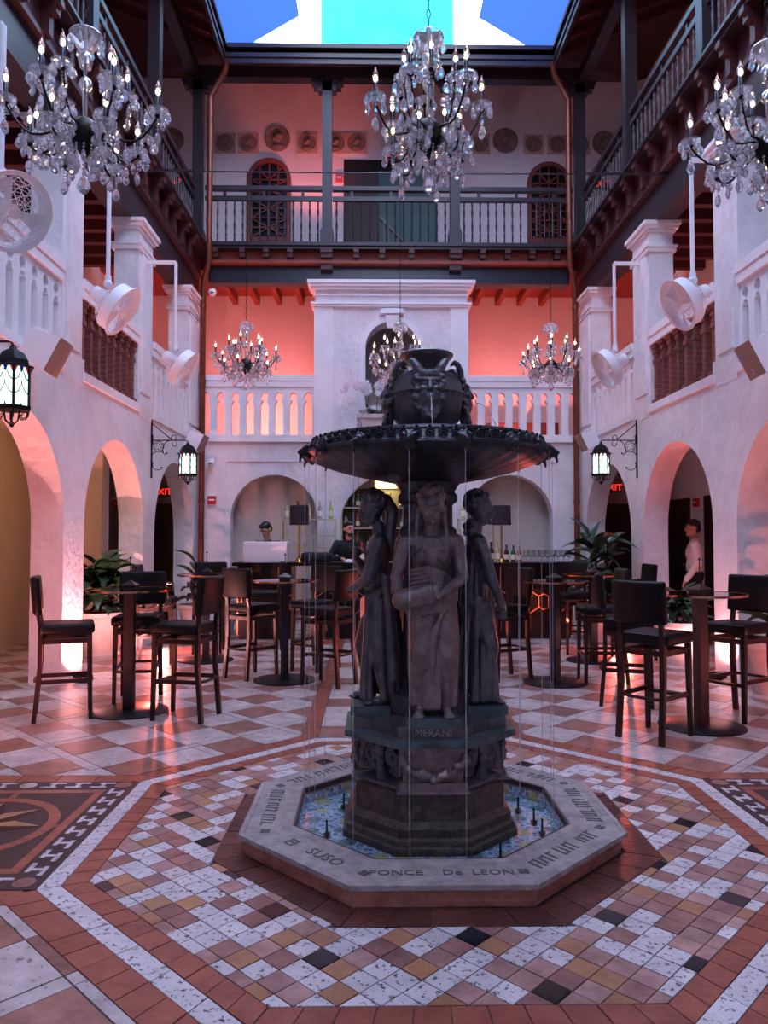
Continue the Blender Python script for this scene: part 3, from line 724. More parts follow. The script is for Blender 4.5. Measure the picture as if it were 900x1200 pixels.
# glazed gable panels of the sliding roof
for s, nm in ((-1, 'left'), (1, 'right')):
    P = [(s*3.25, 10.3, 10.72), (s*3.25, YF, 10.72), (s*1.75, YF, 11.62), (s*1.75, 10.3, 11.62)]
    o = MB().add(P+[(p[0], p[1], p[2]+.02) for p in P], [(3,2,1,0),(4,5,6,7),(0,1,5,4),(1,2,6,5),(2,3,7,6),(3,0,4,7)]).build('roof_panel', 'roof_panel')
    tag(o, 'translucent blue sliding roof panel above the skylight, %s' % ('red window side' if s < 0 else 'dim window side'), 'roof panel')
# ================================================================== FOUNTAIN
random.seed(5)
fo = thing('fountain', 'tall dark bronze fountain with statues, bowl and horned-face vase in octagonal basin', 'fountain', (FX, 0, 0))
def oct_ring(mb, a0, a1, z0, z1, mi=0):
    o, i = octa(a1), octa(a0); n = 8
    vs = [(x, y, z0) for x, y in o]+[(x, y, z1) for x, y in o]+[(x, y, z0) for x, y in i]+[(x, y, z1) for x, y in i]
    fs = []
    for k in range(n):
        j = (k+1) % n
        fs += [(k, j, n+j, n+k), (2*n+j, 2*n+k, 3*n+k, 3*n+j), (n+k, n+j, 3*n+j, 3*n+k), (j, k, 2*n+k, 2*n+j)]
    mb.add(vs, fs, mi)
def oct_lathe(prof, mb=None, mi=0):
    mb = mb or MB(); vs = []
    for a, z in prof: vs += [(x, y, z) for x, y in octa(a)]
    k = len(prof)
    mb.add(vs, [(i*8+j, i*8+(j+1) % 8, (i+1)*8+(j+1) % 8, (i+1)*8+j) for i in range(k-1) for j in range(8)]+[tuple(range(8))[::-1], tuple(range((k-1)*8, k*8))], mi)
    return mb
# basin: eight carved curb stones, each with its moulded face
for k in range(8):
    t = k*PI/4+PI/2*3; n = Vector((math.cos(t), math.sin(t))); u = Vector((-n.y, n.x)); tg = math.tan(PI/8)
    def P(a, s, z): L = a*tg*s; return (n.x*a+u.x*L, n.y*a+u.y*L, z)
    st = MB()
    prof = [(.90, 0), (.905, .025), (.895, .03), (.90, .06), (.93, .078), (.93, .10), (.905, .104), (.90, .100), (.73, .100), (.725, .104), (.685, .104), (.68, .10), (.68, 0)]
    e = .998
    vs = [P(a, -e, z) for a, z in prof]+[P(a, e, z) for a, z in prof]; m_ = len(prof)
    fs = [(i, m_+i, m_+(i+1) % m_, (i+1) % m_) for i in range(m_)]+[tuple(range(m_)), tuple(range(m_, 2*m_))[::-1]]
    st.v = vs; st.f = fs; st.m = [1 if i < 4 else 0 for i in range(m_)]+[0, 0]
    cs = st.build('curb_stone', ['rim_top', 'rim_face'], fo)
    txt = {0: 'PONCE De LEON', 7: 'El SUSO'}.get(k, '')
    r = t+PI/2
    if not txt:   # worn blackletter strokes that can no longer be read
        wc = MB()
        for i in range(15):
            l0 = -.24+.034*i+random.uniform(-.005, .005); hh = random.uniform(.03, .042)
            if i in (5, 10): continue
            A_ = n*(.815-hh)+u*(l0+.006); B_ = n*(.815+hh)+u*(l0-.006); wc.bar((A_.x, A_.y, .1005), (B_.x, B_.y, .1005), .012, .003)
            if i % 2 == 0: q0 = n*(.815+random.choice((-1, 1))*hh*.8)+u*l0; q1 = q0+u*.034; wc.bar((q0.x, q0.y, .1005), (q1.x, q1.y, .1005), .009, .003)
        wo = wc.build('worn_carving', 'rim_carve', cs); wo['kind'] = 'stuff'
    words = txt.split(); sz = .070 if k == 0 else .09; wl = [len(q)*sz*.68 for q in words]; gap = .07 if k == 0 else .05; pos = .02-(sum(wl)+gap*(len(words)-1))/2
    for q, l in zip(words, wl):
        text_obj(q, 'carved_word', 'rim_carve', sz, cs, Matrix.Translation((n.x*.815+u.x*(pos+l/2), n.y*.815+u.y*(pos+l/2), .101)) @ Matrix.Rotation(r, 4, 'Z'), .0015); pos += l+(gap if q != 'De' else .03)
    for sd in (-1,):
        q = MB(); c = Vector((*(n*.815+u*.325*sd), .1)); 
        for a in range(4): q.ell(c+Vector((.016*math.cos(a*PI/2+t), .016*math.sin(a*PI/2+t), .001)), (.014, .014, .003), 8, 4)
        q.build('carved_rosette', 'rim_carve', cs)
mb = MB(); mb.prism(octa(.68), .001, .012); mb.build('basin_floor', 'pool_tile', fo)
mb = MB(); oct_ring(mb, .668, .6795, .012, .062); mb.build('tile_frieze', 'pool_tile', fo)
mb = MB(); oct_ring(mb, .666, .6795, .062, .072); mb.build('tile_band', 't_rose', fo)
mb = MB(); oct_ring(mb, .667, .6795, .072, .0995); mb.build('tile_frieze', 't_dark', fo)
wt = MB().add([(x, y, .03) for x, y in octa(.665)], [tuple(range(8))]).build('water', 'water', fo)
for (x, y) in ((-.52, -.2), (.5, .12), (.55, -.05), (.56, -.2), (-.45, .2), (.3, -.5)):
    nz = MB(); nz.lathe([(.018, .012), (.018, .03), (.006, .04), (.005, .085), (.008, .09), (.003, .1)], 8, (x, y, 0)); nz.build('nozzle', 'black_plastic', fo)
# pedestal
mb = oct_lathe([(.44, .012), (.44, .045), (.425, .05), (.425, .075), (.405, .085), (.41, .125), (.395, .14), (.375, .15), (.375, .275), (.36, .285)]); mb.build('stone_base', 'basalt', fo)
mb = oct_lathe([(.35, .285), (.375, .295), (.375, .31), (.345, .325), (.33, .335), (.315, .345), (.30, .42), (.31, .465), (.335, .485), (.345, .505), (.33, .506)]); mb.build('pedestal_body', 'bronze', fo)
def cross(hw, out, hd):   # plan with four arms and cut-back corners
    q = [(hw, -out), (hw+.03, -hd), (hd, -hw-.03), (out, -hw)]; pts = []
    for r in range(4):
        c, s_ = math.cos(r*PI/2), math.sin(r*PI/2); pts += [(x*c-y*s_, x*s_+y*c) for x, y in q]
    return pts
mb = MB(); mb.prism(cross(.19, .40, .36), .500, .515); mb.prism(cross(.205, .43, .38), .515, .545); mb.build('ledge', 'bronze_green', fo)
mb = MB(); mb.prism(cross(.17, .385, .30), .545, .60); mb.build('upper_step', 'bronze', fo)
for r in range(4):
    R = Matrix.Rotation(r*PI/2, 4, 'Z')
    pl = MB(); pl.box(-.13, .13, -.405, -.2, .60, .645); o = pl.build('statue_plinth', 'bronze_green', fo); o.matrix_local = R
    # pilaster block under each statue, with moulding
    pl = MB(); pl.box(-.145, .145, -.365, -.2, .335, .50); pl.box(-.165, .165, -.385, -.2, .478, .50); pl.box(-.165, .165, -.385, -.2, .30, .335); pl.box(-.175, .175, -.40, -.2, .285, .30)
    o = pl.build('pedestal_block', 'bronze_brown', fo); o.matrix_local = R
    # garland
    g = MB()
    for i in range(26):
        a = -1+2*i/25; x = a*.155; z = .435-.075*(1-a*a)
        g.ell((x+random.uniform(-.008, .008), -.375+random.uniform(-.012, .006), z+random.uniform(-.014, .014)), random.uniform(.016, .027), 8, 6)
    for s_ in (-1, 1):
        g.cap((s_*.155, -.37, .45), (s_*.16, -.37, .36), .014, .006)
        g.ell((s_*.15, -.372, .462), .022, 8, 6)
    o = blob(g, 'garland', 'bronze_brown', fo, .006, 1); o.matrix_local = R
    # scroll with shell at the corner
    v = MB(); Rc = Matrix.Rotation(r*PI/2+PI/4, 4, 'Z')
    def spiral(cx, cz, r0, turns, y, sgn):
        return [(cx+sgn*r0*(1-.75*i/22)*math.cos(turns*2*PI*i/22+1.2), y, cz+r0*(1-.75*i/22)*math.sin(turns*2*PI*i/22+1.2)) for i in range(23)]
    for s_ in (-1, 1):
        v.tube(spiral(s_*.075, .435, .045, 1.6, -.345, s_), [.016]*20+[.012, .01, .008], 8)
        for a in range(6): v.cap((s_*.085, -.34, .42), (s_*(.085+.062*math.cos(-2.2+a*.42)), -.335, .41+.062*math.sin(-2.2+a*.42)), .006, .012, 8)
    v.cap((0, -.35, .47), (0, -.36, .39), .03, .02); v.cap((0, -.36, .39), (0, -.345, .33), .02, .028)
    for a in range(7): v.ell((random.uniform(-.03, .03), -.37, .40+random.uniform(-.03, .04)), .013, 8, 6)
    o = v.build('corner_scroll', 'bronze', fo, 50); o.matrix_local = Rc
text_obj('MERANI', 'inscription', 'rim_top', .05, fo, Matrix.Translation((0, -.388, .572)) @ Matrix.Rotation(PI/2, 4, 'X'), .003)
# central shaft
mb = oct_lathe([(.21, .6), (.21, .70), (.18, .72), (.16, .74), (.15, .78), (.135, .80), (.125, 1.45), (.13, 1.5), (.15, 1.52), (.15, 1.55), (.13, 1.57), (.13, 1.68), (.155, 1.70), (.155, 1.73), (.14, 1.75), (.17, 1.8), (.2, 1.84)]); mb.build('shaft', 'bronze', fo, 20)

# ---------------------------------------------------------------- statues (facing -y, feet at z = 0, 1.12 m tall)
def folds(mb, top, bot, n, z0, z1, r, a0=0, a1=2*PI, wob=.02, c=(0, 0), off=(0, 0)):
    for i in range(n):
        a = a0+(a1-a0)*i/max(1, n-1); k = random.uniform(.90, 1.10); j = random.uniform(-wob, wob)
        p = []
        for q in range(5):
            f = q/4; rx = top[0]+(bot[0]-top[0])*f; ry = top[1]+(bot[1]-top[1])*f; aa = a+j*f*4+.05*math.sin(f*5+i)
            p.append((c[0]+off[0]*f+rx*k*math.sin(aa), c[1]+off[1]*f-ry*k*math.cos(aa), z0+(z1-z0)*f))
        b_ = random.uniform(.75, 1.25); rr = [r*b_*(.8+.4*q/4) for q in range(5)]
        mb.chain(p, rr)
def hand(mb, p, d, s=1, up=(0, 0, 1)):
    p, d = Vector(p), Vector(d).normalized(); u = Vector(up).cross(d).normalized(); w_ = d.cross(u)
    mb.cap(p, p+d*.035*s, .017*s, .018*s)
    for f in range(4):
        b = p+d*.04*s+u*(f-1.5)*.0105*s; e = b+d*(.022+.004*(1.5-abs(f-1.5)))*s-w_*.006*s
        mb.cap(b, e, .0068*s, .006*s, 8); mb.cap(e, e+d*.012*s-w_*.016*s, .006*s, .0048*s, 8)
    b = p+d*.012*s+u*.017*s; mb.cap(b, b+d*.025*s+u*.014*s-w_*.008*s, .0075*s, .0055*s, 8)
def head(mb, c, tilt=0, turn=0, curls=True):
    R = Matrix.Rotation(turn, 3, 'Z') @ Matrix.Rotation(tilt, 3, 'X'); c = Vector(c)
    T = lambda x, y, z: c+R @ Vector((x, y, z))
    mb.ell(T(0, 0, .01), (.058, .066, .07), 14, 10, R=R); mb.ell(T(0, -.018, -.035), (.043, .048, .052), 12, 8, R=R)
    mb.cap(T(0, -.063, .012), T(0, -.075, -.02), .008, .012, 8)             # nose
    for s_ in (-1, 1):
        mb.cap(T(s_*.008, -.066, .018), T(s_*.036, -.054, .022), .007, .006, 8)   # brow
        mb.ell(T(s_*.022, -.056, .004), (.011, .007, .006), 8, 6)
        mb.ell(T(s_*.028, -.05, -.022), .015, 8, 6)
        mb.ell(T(s_*.057, 0, -.008), (.01, .014, .02), 8, 6)
    mb.cap(T(-.012, -.064, -.038), T(.012, -.064, -.038), .007, .007, 8); mb.ell(T(0, -.058, -.064), .014, 8, 6)
    if curls:
        mb.ell(T(0, .03, .03), (.068, .066, .064), 14, 10, R=R)
        for i in range(46):
            a = random.uniform(0, 2*PI); b = random.uniform(.1, 1.35)
            x, y, z = .07*math.cos(b)*math.sin(a), .016-.07*math.cos(b)*math.cos(a), .032+.068*math.sin(b)
            if y < -.025 and z < .075: continue
            mb.ell(T(x, y, z), random.uniform(.012, .019), 7, 5)
    return T
def torso(mb, lean=0):
    mb.cap((0, .0, .93), (0, .01, .86), .033, .04)
    mb.cap((-.10, .005, .845), (.10, .005, .845), .042, .042)
    mb.ell((0, 0, .78), (.100, .066, .11)); mb.ell((0, 0, .67), (.078, .056, .10)); mb.ell((0, .005, .56), (.104, .074, .09))
    for s_ in (-1, 1): mb.ell((s_*.046, -.044, .772), (.037, .031, .036))
    mb.cap((0, -.058, .70), (0, -.062, .62), .025, .03)
def legs_feet(mb, f=((-.06, -.03), (.06, -.01))):
    for s_, (fx, fy) in zip((-1, 1), f):
        mb.chain([(s_*.055, 0, .52), (fx*1.05, fy-.02, .29), (fx, fy+.02, .06)], [.072, .05, .032])
        mb.cap((fx, fy+.03, .022), (fx*1.15, fy-.06, .016), .024, .02); 
        for t_ in range(5): mb.cap((fx*1.15+(t_-2)*.0095, fy-.06, .013), (fx*1.2+(t_-2)*.0105, fy-.095+abs(t_-1.5)*.005, .009), .009, .007, 6)
def statue(kind):
    mb = MB()
    torso(mb)
    if kind == 'jug':
        T = head(mb, (0, -.025, 1.015), .30, 0)
        for s_ in (-1, 1): mb.chain([T(s_*.064, .02, -.01), T(s_*.066, .02, -.06), (s_*.075, -.02, .87), (s_*.075, -.045, .80)], [.014, .012, .011, .008])
        legs_feet(mb, ((-.06, -.045), (.065, -.04))); mb.cap((0, .01, .55), (0, .01, .10), .065, .05); mb.chain([(-.05, -.02, .52), (-.052, -.07, .32), (-.05, -.03, .10)], [.07, .056, .04])
        folds(mb, (.098, .072), (.082, .085), 15, .58, .05, .017, wob=.04)
        for i in range(5): mb.chain([(.10-.02*i, -.06, .60-.02*i), (.03-.01*i, -.10, .47-.02*i), (.0, -.095, .34-.03*i), (-.01, -.075, .12)], [.013, .013, .011, .009])
        mb.chain([(-.09, -.02, .58), (-.105, -.03, .40), (-.10, -.03, .2), (-.085, -.05, .06)], [.016, .018, .02, .016]); mb.chain([(.105, .0, .58), (.12, .0, .36), (.105, -.02, .05)], [.02, .02, .02])
        pass
        for i in range(6): mb.chain([(-.12+.01*i, -.03-.008*i, .60-.012*i), (-.05, -.10, .565-.014*i), (.04, -.105, .575-.012*i), (.115, -.05, .61-.01*i), (.11, .05, .60)], [.013]*5)
        for i in range(7): mb.chain([(-.10, -.05, .70-.022*i), (-.03+.008*i, -.085, .715-.02*i), (.045, -.085, .69-.018*i), (.09, -.04, .66-.01*i)], [.010, .013, .012, .009])
        # arms round the jug
        mb.chain([(-.125, .0, .845), (-.175, -.02, .67), (-.165, -.10, .60)], [.038, .032, .022]); hand(mb, (-.16, -.115, .595), (.5, -.5, -.5), 1.1)
        mb.chain([(.125, .0, .845), (.15, -.05, .67), (.05, -.15, .60)], [.038, .032, .022]); hand(mb, (.04, -.16, .597), (-.9, -.25, -.25), 1.1)
        for i in range(4): mb.chain([(-.185+.012*i, -.02-.01*i, .69-.01*i), (-.19+.02*i, -.04, .60-.02*i), (-.13+.01*i, -.05, .52-.02*i), (-.09, -.05, .50-.03*i)], [.011, .014, .013, .010])
        mb.cyl((-.15, -.135, .565), (0.0, -.15, .60), .05, .056, 16); mb.cyl((0.0, -.15, .60), (.025, -.152, .607), .046, .05, 16); mb.ell((-.15, -.135, .565), .05)
    elif kind == 'crossed':
        T = head(mb, (0, -.03, 1.015), .35, .25)
        mb.chain([T(.0, .08, .02), T(0, .1, -.04), (0, .06, .86), (.02, .06, .76)], [.04, .035, .03, .02])
        legs_feet(mb, ((-.07, -.06), (.08, .02)))
        mb.cap((0, .02, .55), (0, .06, .12), .07, .06); folds(mb, (.10, .078), (.11, .13), 13, .58, .04, .018, .8, 2*PI-1.0, wob=.04, off=(0, .02))
        for i in range(6): mb.chain([(-.12, -.02, .57-.012*i), (-.02, -.085, .53-.02*i), (.09, -.06, .56-.015*i), (.12, .03, .60)], [.013]*4)
        mb.chain([(-.125, 0, .845), (-.15, -.07, .67), (.02, -.12, .76)], [.037, .031, .02]); hand(mb, (.025, -.12, .765), (.6, .1, .6), 1.1)
        mb.chain([(.125, 0, .845), (.165, -.05, .66), (.04, -.13, .60)], [.037, .032, .021]); hand(mb, (.03, -.135, .60), (-1, -.1, -.1), 1.1)
        mb.chain([(.13, .03, .66), (.15, .05, .55), (.14, .06, .40), (.15, .08, .15)], [.02, .022, .025, .03])
    else:
        T = head(mb, (0, -.02, 1.015), .1, -.2)
        for i in range(10): mb.cap((random.uniform(-.07, .07), .03+random.uniform(-.02, .03), .93+random.uniform(-.04, .03)), (random.uniform(-.07, .07), .03, .88), .02, .02)
        legs_feet(mb, ((-.07, -.04), (.075, -.03)))
        mb.cap((0, 0, .6), (0, .02, .10), .07, .07); folds(mb, (.095, .068), (.115, .115), 16, .72, .03, .017, wob=.04, off=(0, .02))
        folds(mb, (.11, .085), (.13, .14), 6, .50, .03, .018, .9, 2*PI-.9)
        mb.chain([(-.13, 0, .845), (-.16, -.06, .64), (-.09, -.12, .52)], [.037, .03, .021]); hand(mb, (-.085, -.125, .515), (.6, -.1, -.6), 1.1)
        mb.chain([(.13, 0, .845), (.16, .0, .64), (.11, -.10, .56)], [.037, .03, .021]); hand(mb, (.105, -.11, .555), (-.6, -.4, -.5), 1.1)
        for i in range(5): mb.chain([(-.09+.02*i, .04, .86), (-.13+.012*i, -.05, .74-.02*i), (-.06+.02*i, -.085, .66-.02*i), (.06, -.07, .64-.015*i)], [.011, .012, .012, .010])
        for i in range(5): mb.chain([(-.12, -.02, .62-.014*i), (0, -.09, .59-.016*i), (.12, -.02, .62-.012*i)], [.012]*3)
    return mb
for kind, rz, mt in (('jug', 0, 'bronze_brown'), ('crossed', -PI/2, 'bronze'), ('gown', PI/2, 'bronze'), ('jug', PI, 'bronze')):
    o = blob(statue(kind), 'statue', mt, fo, .0046, 1, .3)
    o.rotation_euler = (0, 0, rz); r = .285 if kind == 'jug' else .262; o.location = (r*math.sin(rz), -r*math.cos(rz), .645)
    o['label'] = {'jug': 'bronze statue of a robed woman holding a jug', 'crossed': 'bronze statue of a woman with folded arms', 'gown': 'bronze statue of a woman in a long gown'}[kind]
# ---------------------------------------------------------------- bowl
md = lambda t, r, z: 1+(.012*math.cos(32*t) if .2 < r < .62 and z < 1.95 else 0)
bw = MB(); bw.lathe([(.14, 1.79), (.19, 1.80), (.26, 1.815), (.36, 1.835), (.46, 1.86), (.55, 1.89), (.61, 1.915), (.635, 1.93), (.65, 1.945), (.645, 1.958), (.625, 1.968), (.608, 1.98), (.602, 2.0), (.598, 2.006), (.60, 2.016), (.59, 2.03), (.565, 2.03), (.55, 2.01), (.45, 1.98), (.2, 1.96), (.05, 1.96)], 128, mod=md)
bw.build('bowl', 'bowl_bronze', fo, 40)
NR = 64
rs = MB(); rs.tube([(.021*math.cos(a), .021*math.sin(a), .006) for a in [2*PI*i/12 for i in range(13)]], .0075, 6); rs.ell((0, 0, .008), .0105, 8, 6); rs.ell((.036, 0, .004), (.012, .009, .009), 7, 5); rs.ell((-.036, 0, .004), (.012, .009, .009), 7, 5); RSM = rs.mesh('rosette', 40); RSM.materials.append(MATS['bowl_bronze'])
for k in range(NR):
    t = 2*PI*(k+.5)/NR
    o = link('rosette', RSM, fo, (.612*math.cos(t), .612*math.sin(t), 1.988)); o.scale = (.85, .85, .85); o.rotation_euler = (0, PI/2-.12, t)
ln = MB(); ln.ell((0, 0, 0), (.03, .032, .034)); ln.ell((.022, 0, -.012), (.02, .02, .018)); ln.cap((.02, 0, .012), (.042, 0, -.004), .008, .009, 8)
for s_ in (-1, 1): ln.ell((.016, s_*.018, .016), .007); ln.ell((0, s_*.03, .022), .011)
for a in range(10): ln.ell((-.008, .034*math.cos(a*.63), .034*math.sin(a*.63)), .014, 7, 5)
ln.cap((.03, 0, -.022), (.036, 0, -.055), .009, .006, 8)
lion = blob(ln, 'lion_head', 'bowl_bronze', fo, .005, 1); LM = lion.data; bpy.data.objects.remove(lion)
JET = []
for k in range(16):
    t = 2*PI*(k+.5)/16
    o = link('lion_head', LM, fo, (.645*math.cos(t), .645*math.sin(t), 1.955)); o.rotation_euler = (0, 0, t)
    JET.append(t)
# vase with four horned bearded faces
vz = MB(); vz.lathe([(.10, 2.0), (.115, 2.07), (.14, 2.09), (.185, 2.16), (.20, 2.22), (.203, 2.265), (.21, 2.27), (.203, 2.278), (.195, 2.32), (.16, 2.37), (.10, 2.40), (.075, 2.415), (.07, 2.43), (.085, 2.45), (.12, 2.462), (.135, 2.475), (.142, 2.49), (.132, 2.497), (.115, 2.492), (.09, 2.47), (.03, 2.46)], 96,
    mod=lambda t, r, z: 1+(.05*abs(math.cos(12*t))-.03 if 2.1 < z < 2.26 else .015*math.cos(28*t) if 2.46 < z < 2.48 else 0))
vz.build('vase', 'bronze', fo, 50)
fc = MB()   # face looking to -y, centred on origin, 0.2 tall
fc.ell((0, .01, .02), (.05, .05, .07)); fc.ell((0, .0, -.03), (.042, .045, .05)); fc.ell((0, .005, .07), (.044, .045, .03))
fc.cap((0, -.046, .03), (0, -.062, -.012), .008, .014, 8)
for s_ in (-1, 1):
    fc.cap((s_*.008, -.046, .036), (s_*.038, -.034, .042), .009, .008, 8); fc.ell((s_*.02, -.041, .018), (.011, .008, .007), 8, 6); fc.ell((s_*.026, -.038, -.006), .016, 8, 6)
    fc.cap((s_*.006, -.053, -.024), (s_*.034, -.045, -.036), .009, .007, 8)
    fc.chain([(s_*.03, .0, .075), (s_*.045, .0, .11), (s_*.06, .012, .14), (s_*.068, .03, .152), (s_*.06, .05, .142)], [.022, .02, .016, .012, .008])
    for i in range(8): fc.ell((s_*(.048+random.uniform(-.004, .01)), -.01+random.uniform(-.01, .02), .06-.016*i), .013, 7, 5)
for i in range(60):
    z = random.uniform(-.15, -.04); wd = .05*(1-max(0, (-.09-z)/.08)); x = random.uniform(-1, 1)*wd
    fc.ell((x, -.036+abs(x)*.5+random.uniform(-.008, .008), z), random.uniform(.008, .014), 7, 5)
fc.cap((0, -.02, -.05), (0, -.005, -.14), .045, .022)
face = blob(fc, 'horned_face', 'bronze', fo, .0045, 1, .4); FM = face.data; bpy.data.objects.remove(face)
for r in range(4):
    t = r*PI/2; o = link('horned_face', FM, fo, (.182*math.sin(t), -.182*math.cos(t), 2.272)); o.rotation_euler = (-.08, 0, t); o.scale = (1.35, .95, 1.06)
# falling jets
for k, t in enumerate(JET):
    x, y = .682*math.cos(t), .682*math.sin(t)
    if math.hypot(x, y) > 0:
        mb = MB(); r0 = .002
        mb.tube([(x, y, 1.91), (x, y, 1.5), (x, y, 1.0), (x, y, .5), (x, y, .03)] if abs(max(abs(x), abs(y))) < .64 else [(x*.96, y*.96, 1.91), (x*.955, y*.955, 1.0), (x*.95, y*.95, .03)], r0, 6)
        mb.build('water_jet', 'jet', fo)
for r in range(4):
    t = r*PI/2; d = Vector((math.sin(t), -math.cos(t)))
    MB().tube([(d.x*(.262+.02*i+.0*i), d.y*(.262+.02*i), 2.235-.004*i*i*(1 if r != 0 else 1.6)) for i in range(8)], .003, 6).build('water_jet', 'jet', fo)
# ================================================================== CHANDELIERS
random.seed(21)
def facet_drop(mb, p, h, w_, n=6):   # hanging pear-shaped cut crystal, top at p
    x, y, z = p
    ring_ = lambda r, zz: [(x+r*math.cos(2*PI*i/n), y+r*.6*math.sin(2*PI*i/n), zz) for i in range(n)]
    vs = [(x, y, z)]+ring_(w_*.35, z-h*.25)+ring_(w_*.5, z-h*.62)+ring_(w_*.3, z-h*.86)+[(x, y, z-h)]
    fs = [(0, 1+i, 1+(i+1) % n) for i in range(n)]
    for k in range(2): fs += [(1+k*n+i, 1+(k+1)*n+i, 1+(k+1)*n+(i+1) % n, 1+k*n+(i+1) % n) for i in range(n)]
    fs += [(1+2*n+i, 3*n+1, 1+2*n+(i+1) % n) for i in range(n)]
    mb.add(vs, fs)
def bead(mb, p, r): mb.add([(p[0], p[1], p[2]+r), (p[0]+r, p[1], p[2]), (p[0], p[1]+r, p[2]), (p[0]-r, p[1], p[2]), (p[0], p[1]-r, p[2]), (p[0], p[1], p[2]-r)], [(0,1,2),(0,2,3),(0,3,4),(0,4,1),(5,2,1),(5,3,2),(5,4,3),(5,1,4)])
def strand(n, h, w_):
    mb = MB()
    for i in range(n): bead(mb, (0, 0, -.01-.018*i), .009)
    facet_drop(mb, (0, 0, -.018*n), h, w_); me = mb.mesh('crystal_strand'); me.materials.append(MATS['crystal']); return me
STR = [strand(1, .07, .044), strand(2, .078, .05), strand(4, .085, .052), strand(0, .065, .042)]
d = MB(); d.lathe([(.008, -.006), (.022, -.008), (.048, .012), (.055, .022), (.051, .024), (.044, .014), (.012, .0)], 16, mod=lambda t, r, z: 1+(.05*abs(math.cos(8*t)) if r > .04 else 0)); DISH = d.mesh('dish', 30); DISH.materials.append(MATS['crystal'])
d = MB(); d.lathe([(.012, 0), (.012, .095), (.008, .1)], 10); SLEEVE = d.mesh('candle_sleeve', 40); SLEEVE.materials.append(MATS['candle'])
d = MB(); d.lathe([(.008, .098), (.016, .112), (.0185, .13), (.015, .152), (.0075, .17), (.0025, .185)], 10)
d.tube([(0, 0, .183), (.003, 0, .19), (.008, 0, .196)], [.0025, .002, .0008], 6)
BULB = d.mesh('bulb', 60); BULB.materials.append(MATS['glass'])
d = MB(); d.ell((0, 0, .125), (.0065, .0065, .016), 8, 6); FIL = d.mesh('filament', 60); FIL.materials.append(MATS['bulb_glow'])
def chandelier(loc, R, label, top, tall=1.0, seed=0, group=None, tiers=None):
    """loc: centre of the crown's top edge; top: z the chain reaches"""
    random.seed(seed)
    t = thing('chandelier', label, 'chandelier', loc, 0, group)
    ch = MB(); L = top-loc[2]; n = int(L/.05)
    for i in range(n):
        z = i*L/n; h = L/n*.72
        pts = [Vector((.011*math.cos(a), 0, z+L/n/2+h*.75*math.sin(a))) for a in [2*PI*k/8 for k in range(9)]]
        if i % 2: pts = [Vector((0, p.x, p.z)) for p in pts]
        ch.tube(pts, .0035, 5)
    ch.build('chain', 'iron', t)
    c = MB(); c.lathe([(.02, -.11), (.035, -.10), (.07, -.04), (.085, -.01), (.08, .0), (.065, -.03), (.03, -.08), (.012, -.09)], 20, mod=lambda t_, r, z: 1+.04*abs(math.cos(6*t_))); cr = c.build('crown', 'crystal', t, 30)
    for k in range(8):
        a = k*PI/4; o = link('crystal_strand', STR[0], cr, (.083*math.cos(a), .083*math.sin(a), -.015)); o.rotation_euler = (0, 0, a)
    c = MB(); c.lathe([(.008, .05), (.01, -.1), (.03, -.115), (.04, -.15), (.03, -.19), (.012, -.2), (.01, -.24), (.03, -.26), (.036, -.29), (.015, -.33), (.012, -.48*tall), (.04, -.5*tall)], 16); c.build('stem', 'crystal', t, 40)
    c = MB(); c.lathe([(.01, -.47*tall), (.045, -.49*tall), (.085, -.54*tall), (.09, -.58*tall), (.06, -.63*tall), (.03, -.67*tall), (.012, -.7*tall)], 20); c.cyl((0, 0, -.02), (0, 0, -.5*tall), .008); c.build('hub', 'iron', t, 40)
    for k in range(10):
        a = k*PI/5; o = link('crystal_strand', STR[2 if k % 2 else 1], t, (.065*math.cos(a), .065*math.sin(a), -.64*tall)); o.rotation_euler = (0, 0, a)
    o = link('crystal_strand', STR[2], t, (0, 0, -.70*tall)); o.scale = (1.5, 1.5, 1.3)
    for (n, rr, zd, ph) in (tiers or ((7, .88, -.47, 0), (6, .50, -.34, .4), (6, .62, -.64, .25))):
        for k in range(n):
            a = 2*PI*k/n+ph+random.uniform(-.06, .06); r = R*rr*random.uniform(.96, 1.04); z = zd*tall+random.uniform(-.015, .015); zh = -.57*tall
            m = MB(); pts = []
            for i in range(9):
                f = i/8; pts.append((.05+(r-.05)*f, 0, zh+(z-.015-zh)*f-.085*math.sin(PI*f)*(1 if zd > -.6 else .5)+.03*math.sin(2*PI*f)))
            m.tube(pts, .0065, 6); m.lathe([(.004, -.025), (.016, -.012), (.016, -.004), (.008, .0)], 8, (r, 0, z))
            arm = m.build('arm', 'iron', t, 60); arm.rotation_euler = (0, 0, a)
            link('dish', DISH, arm, (r, 0, z)); link('candle_sleeve', SLEEVE, arm, (r, 0, z))
            b = link('bulb', BULB, arm, (r, 0, z), (0, 0, random.uniform(0, 6))); link('filament', FIL, arm, (r, 0, z))
            for q in range(6):
                aa = 2*PI*q/6+.3; o = link('crystal_strand', STR[0] if q % 2 else STR[3], arm, (r+.052*math.cos(aa), .052*math.sin(aa), z+.018)); o.rotation_euler = (0, 0, aa)
            for f, sm in ((.4, 3), (.6, 1), (.8, 0), (1.0, 2)):
                p = pts[int(f*8)]; o = link('crystal_strand', STR[sm], arm, (p[0], 0, p[2]-.005)); o.rotation_euler = (0, 0, random.uniform(0, 3))
    return t
CZ = 6.40   # height of the two tension cables
ct = ((6, .84, -.40, .1), (6, .45, -.30, .6), (6, .56, -.68, .25))
chandelier((.0, .1, 4.32), .37, 'slender crystal chandelier hanging on a chain straight above the fountain vase', CZ, 1.0, 4, 'courtyard chandeliers', ct)
chandelier((-1.87, 0, 4.245), .44, 'wide crystal chandelier hanging before the ochre-side timber balcony', CZ, .98, 1, 'courtyard chandeliers')
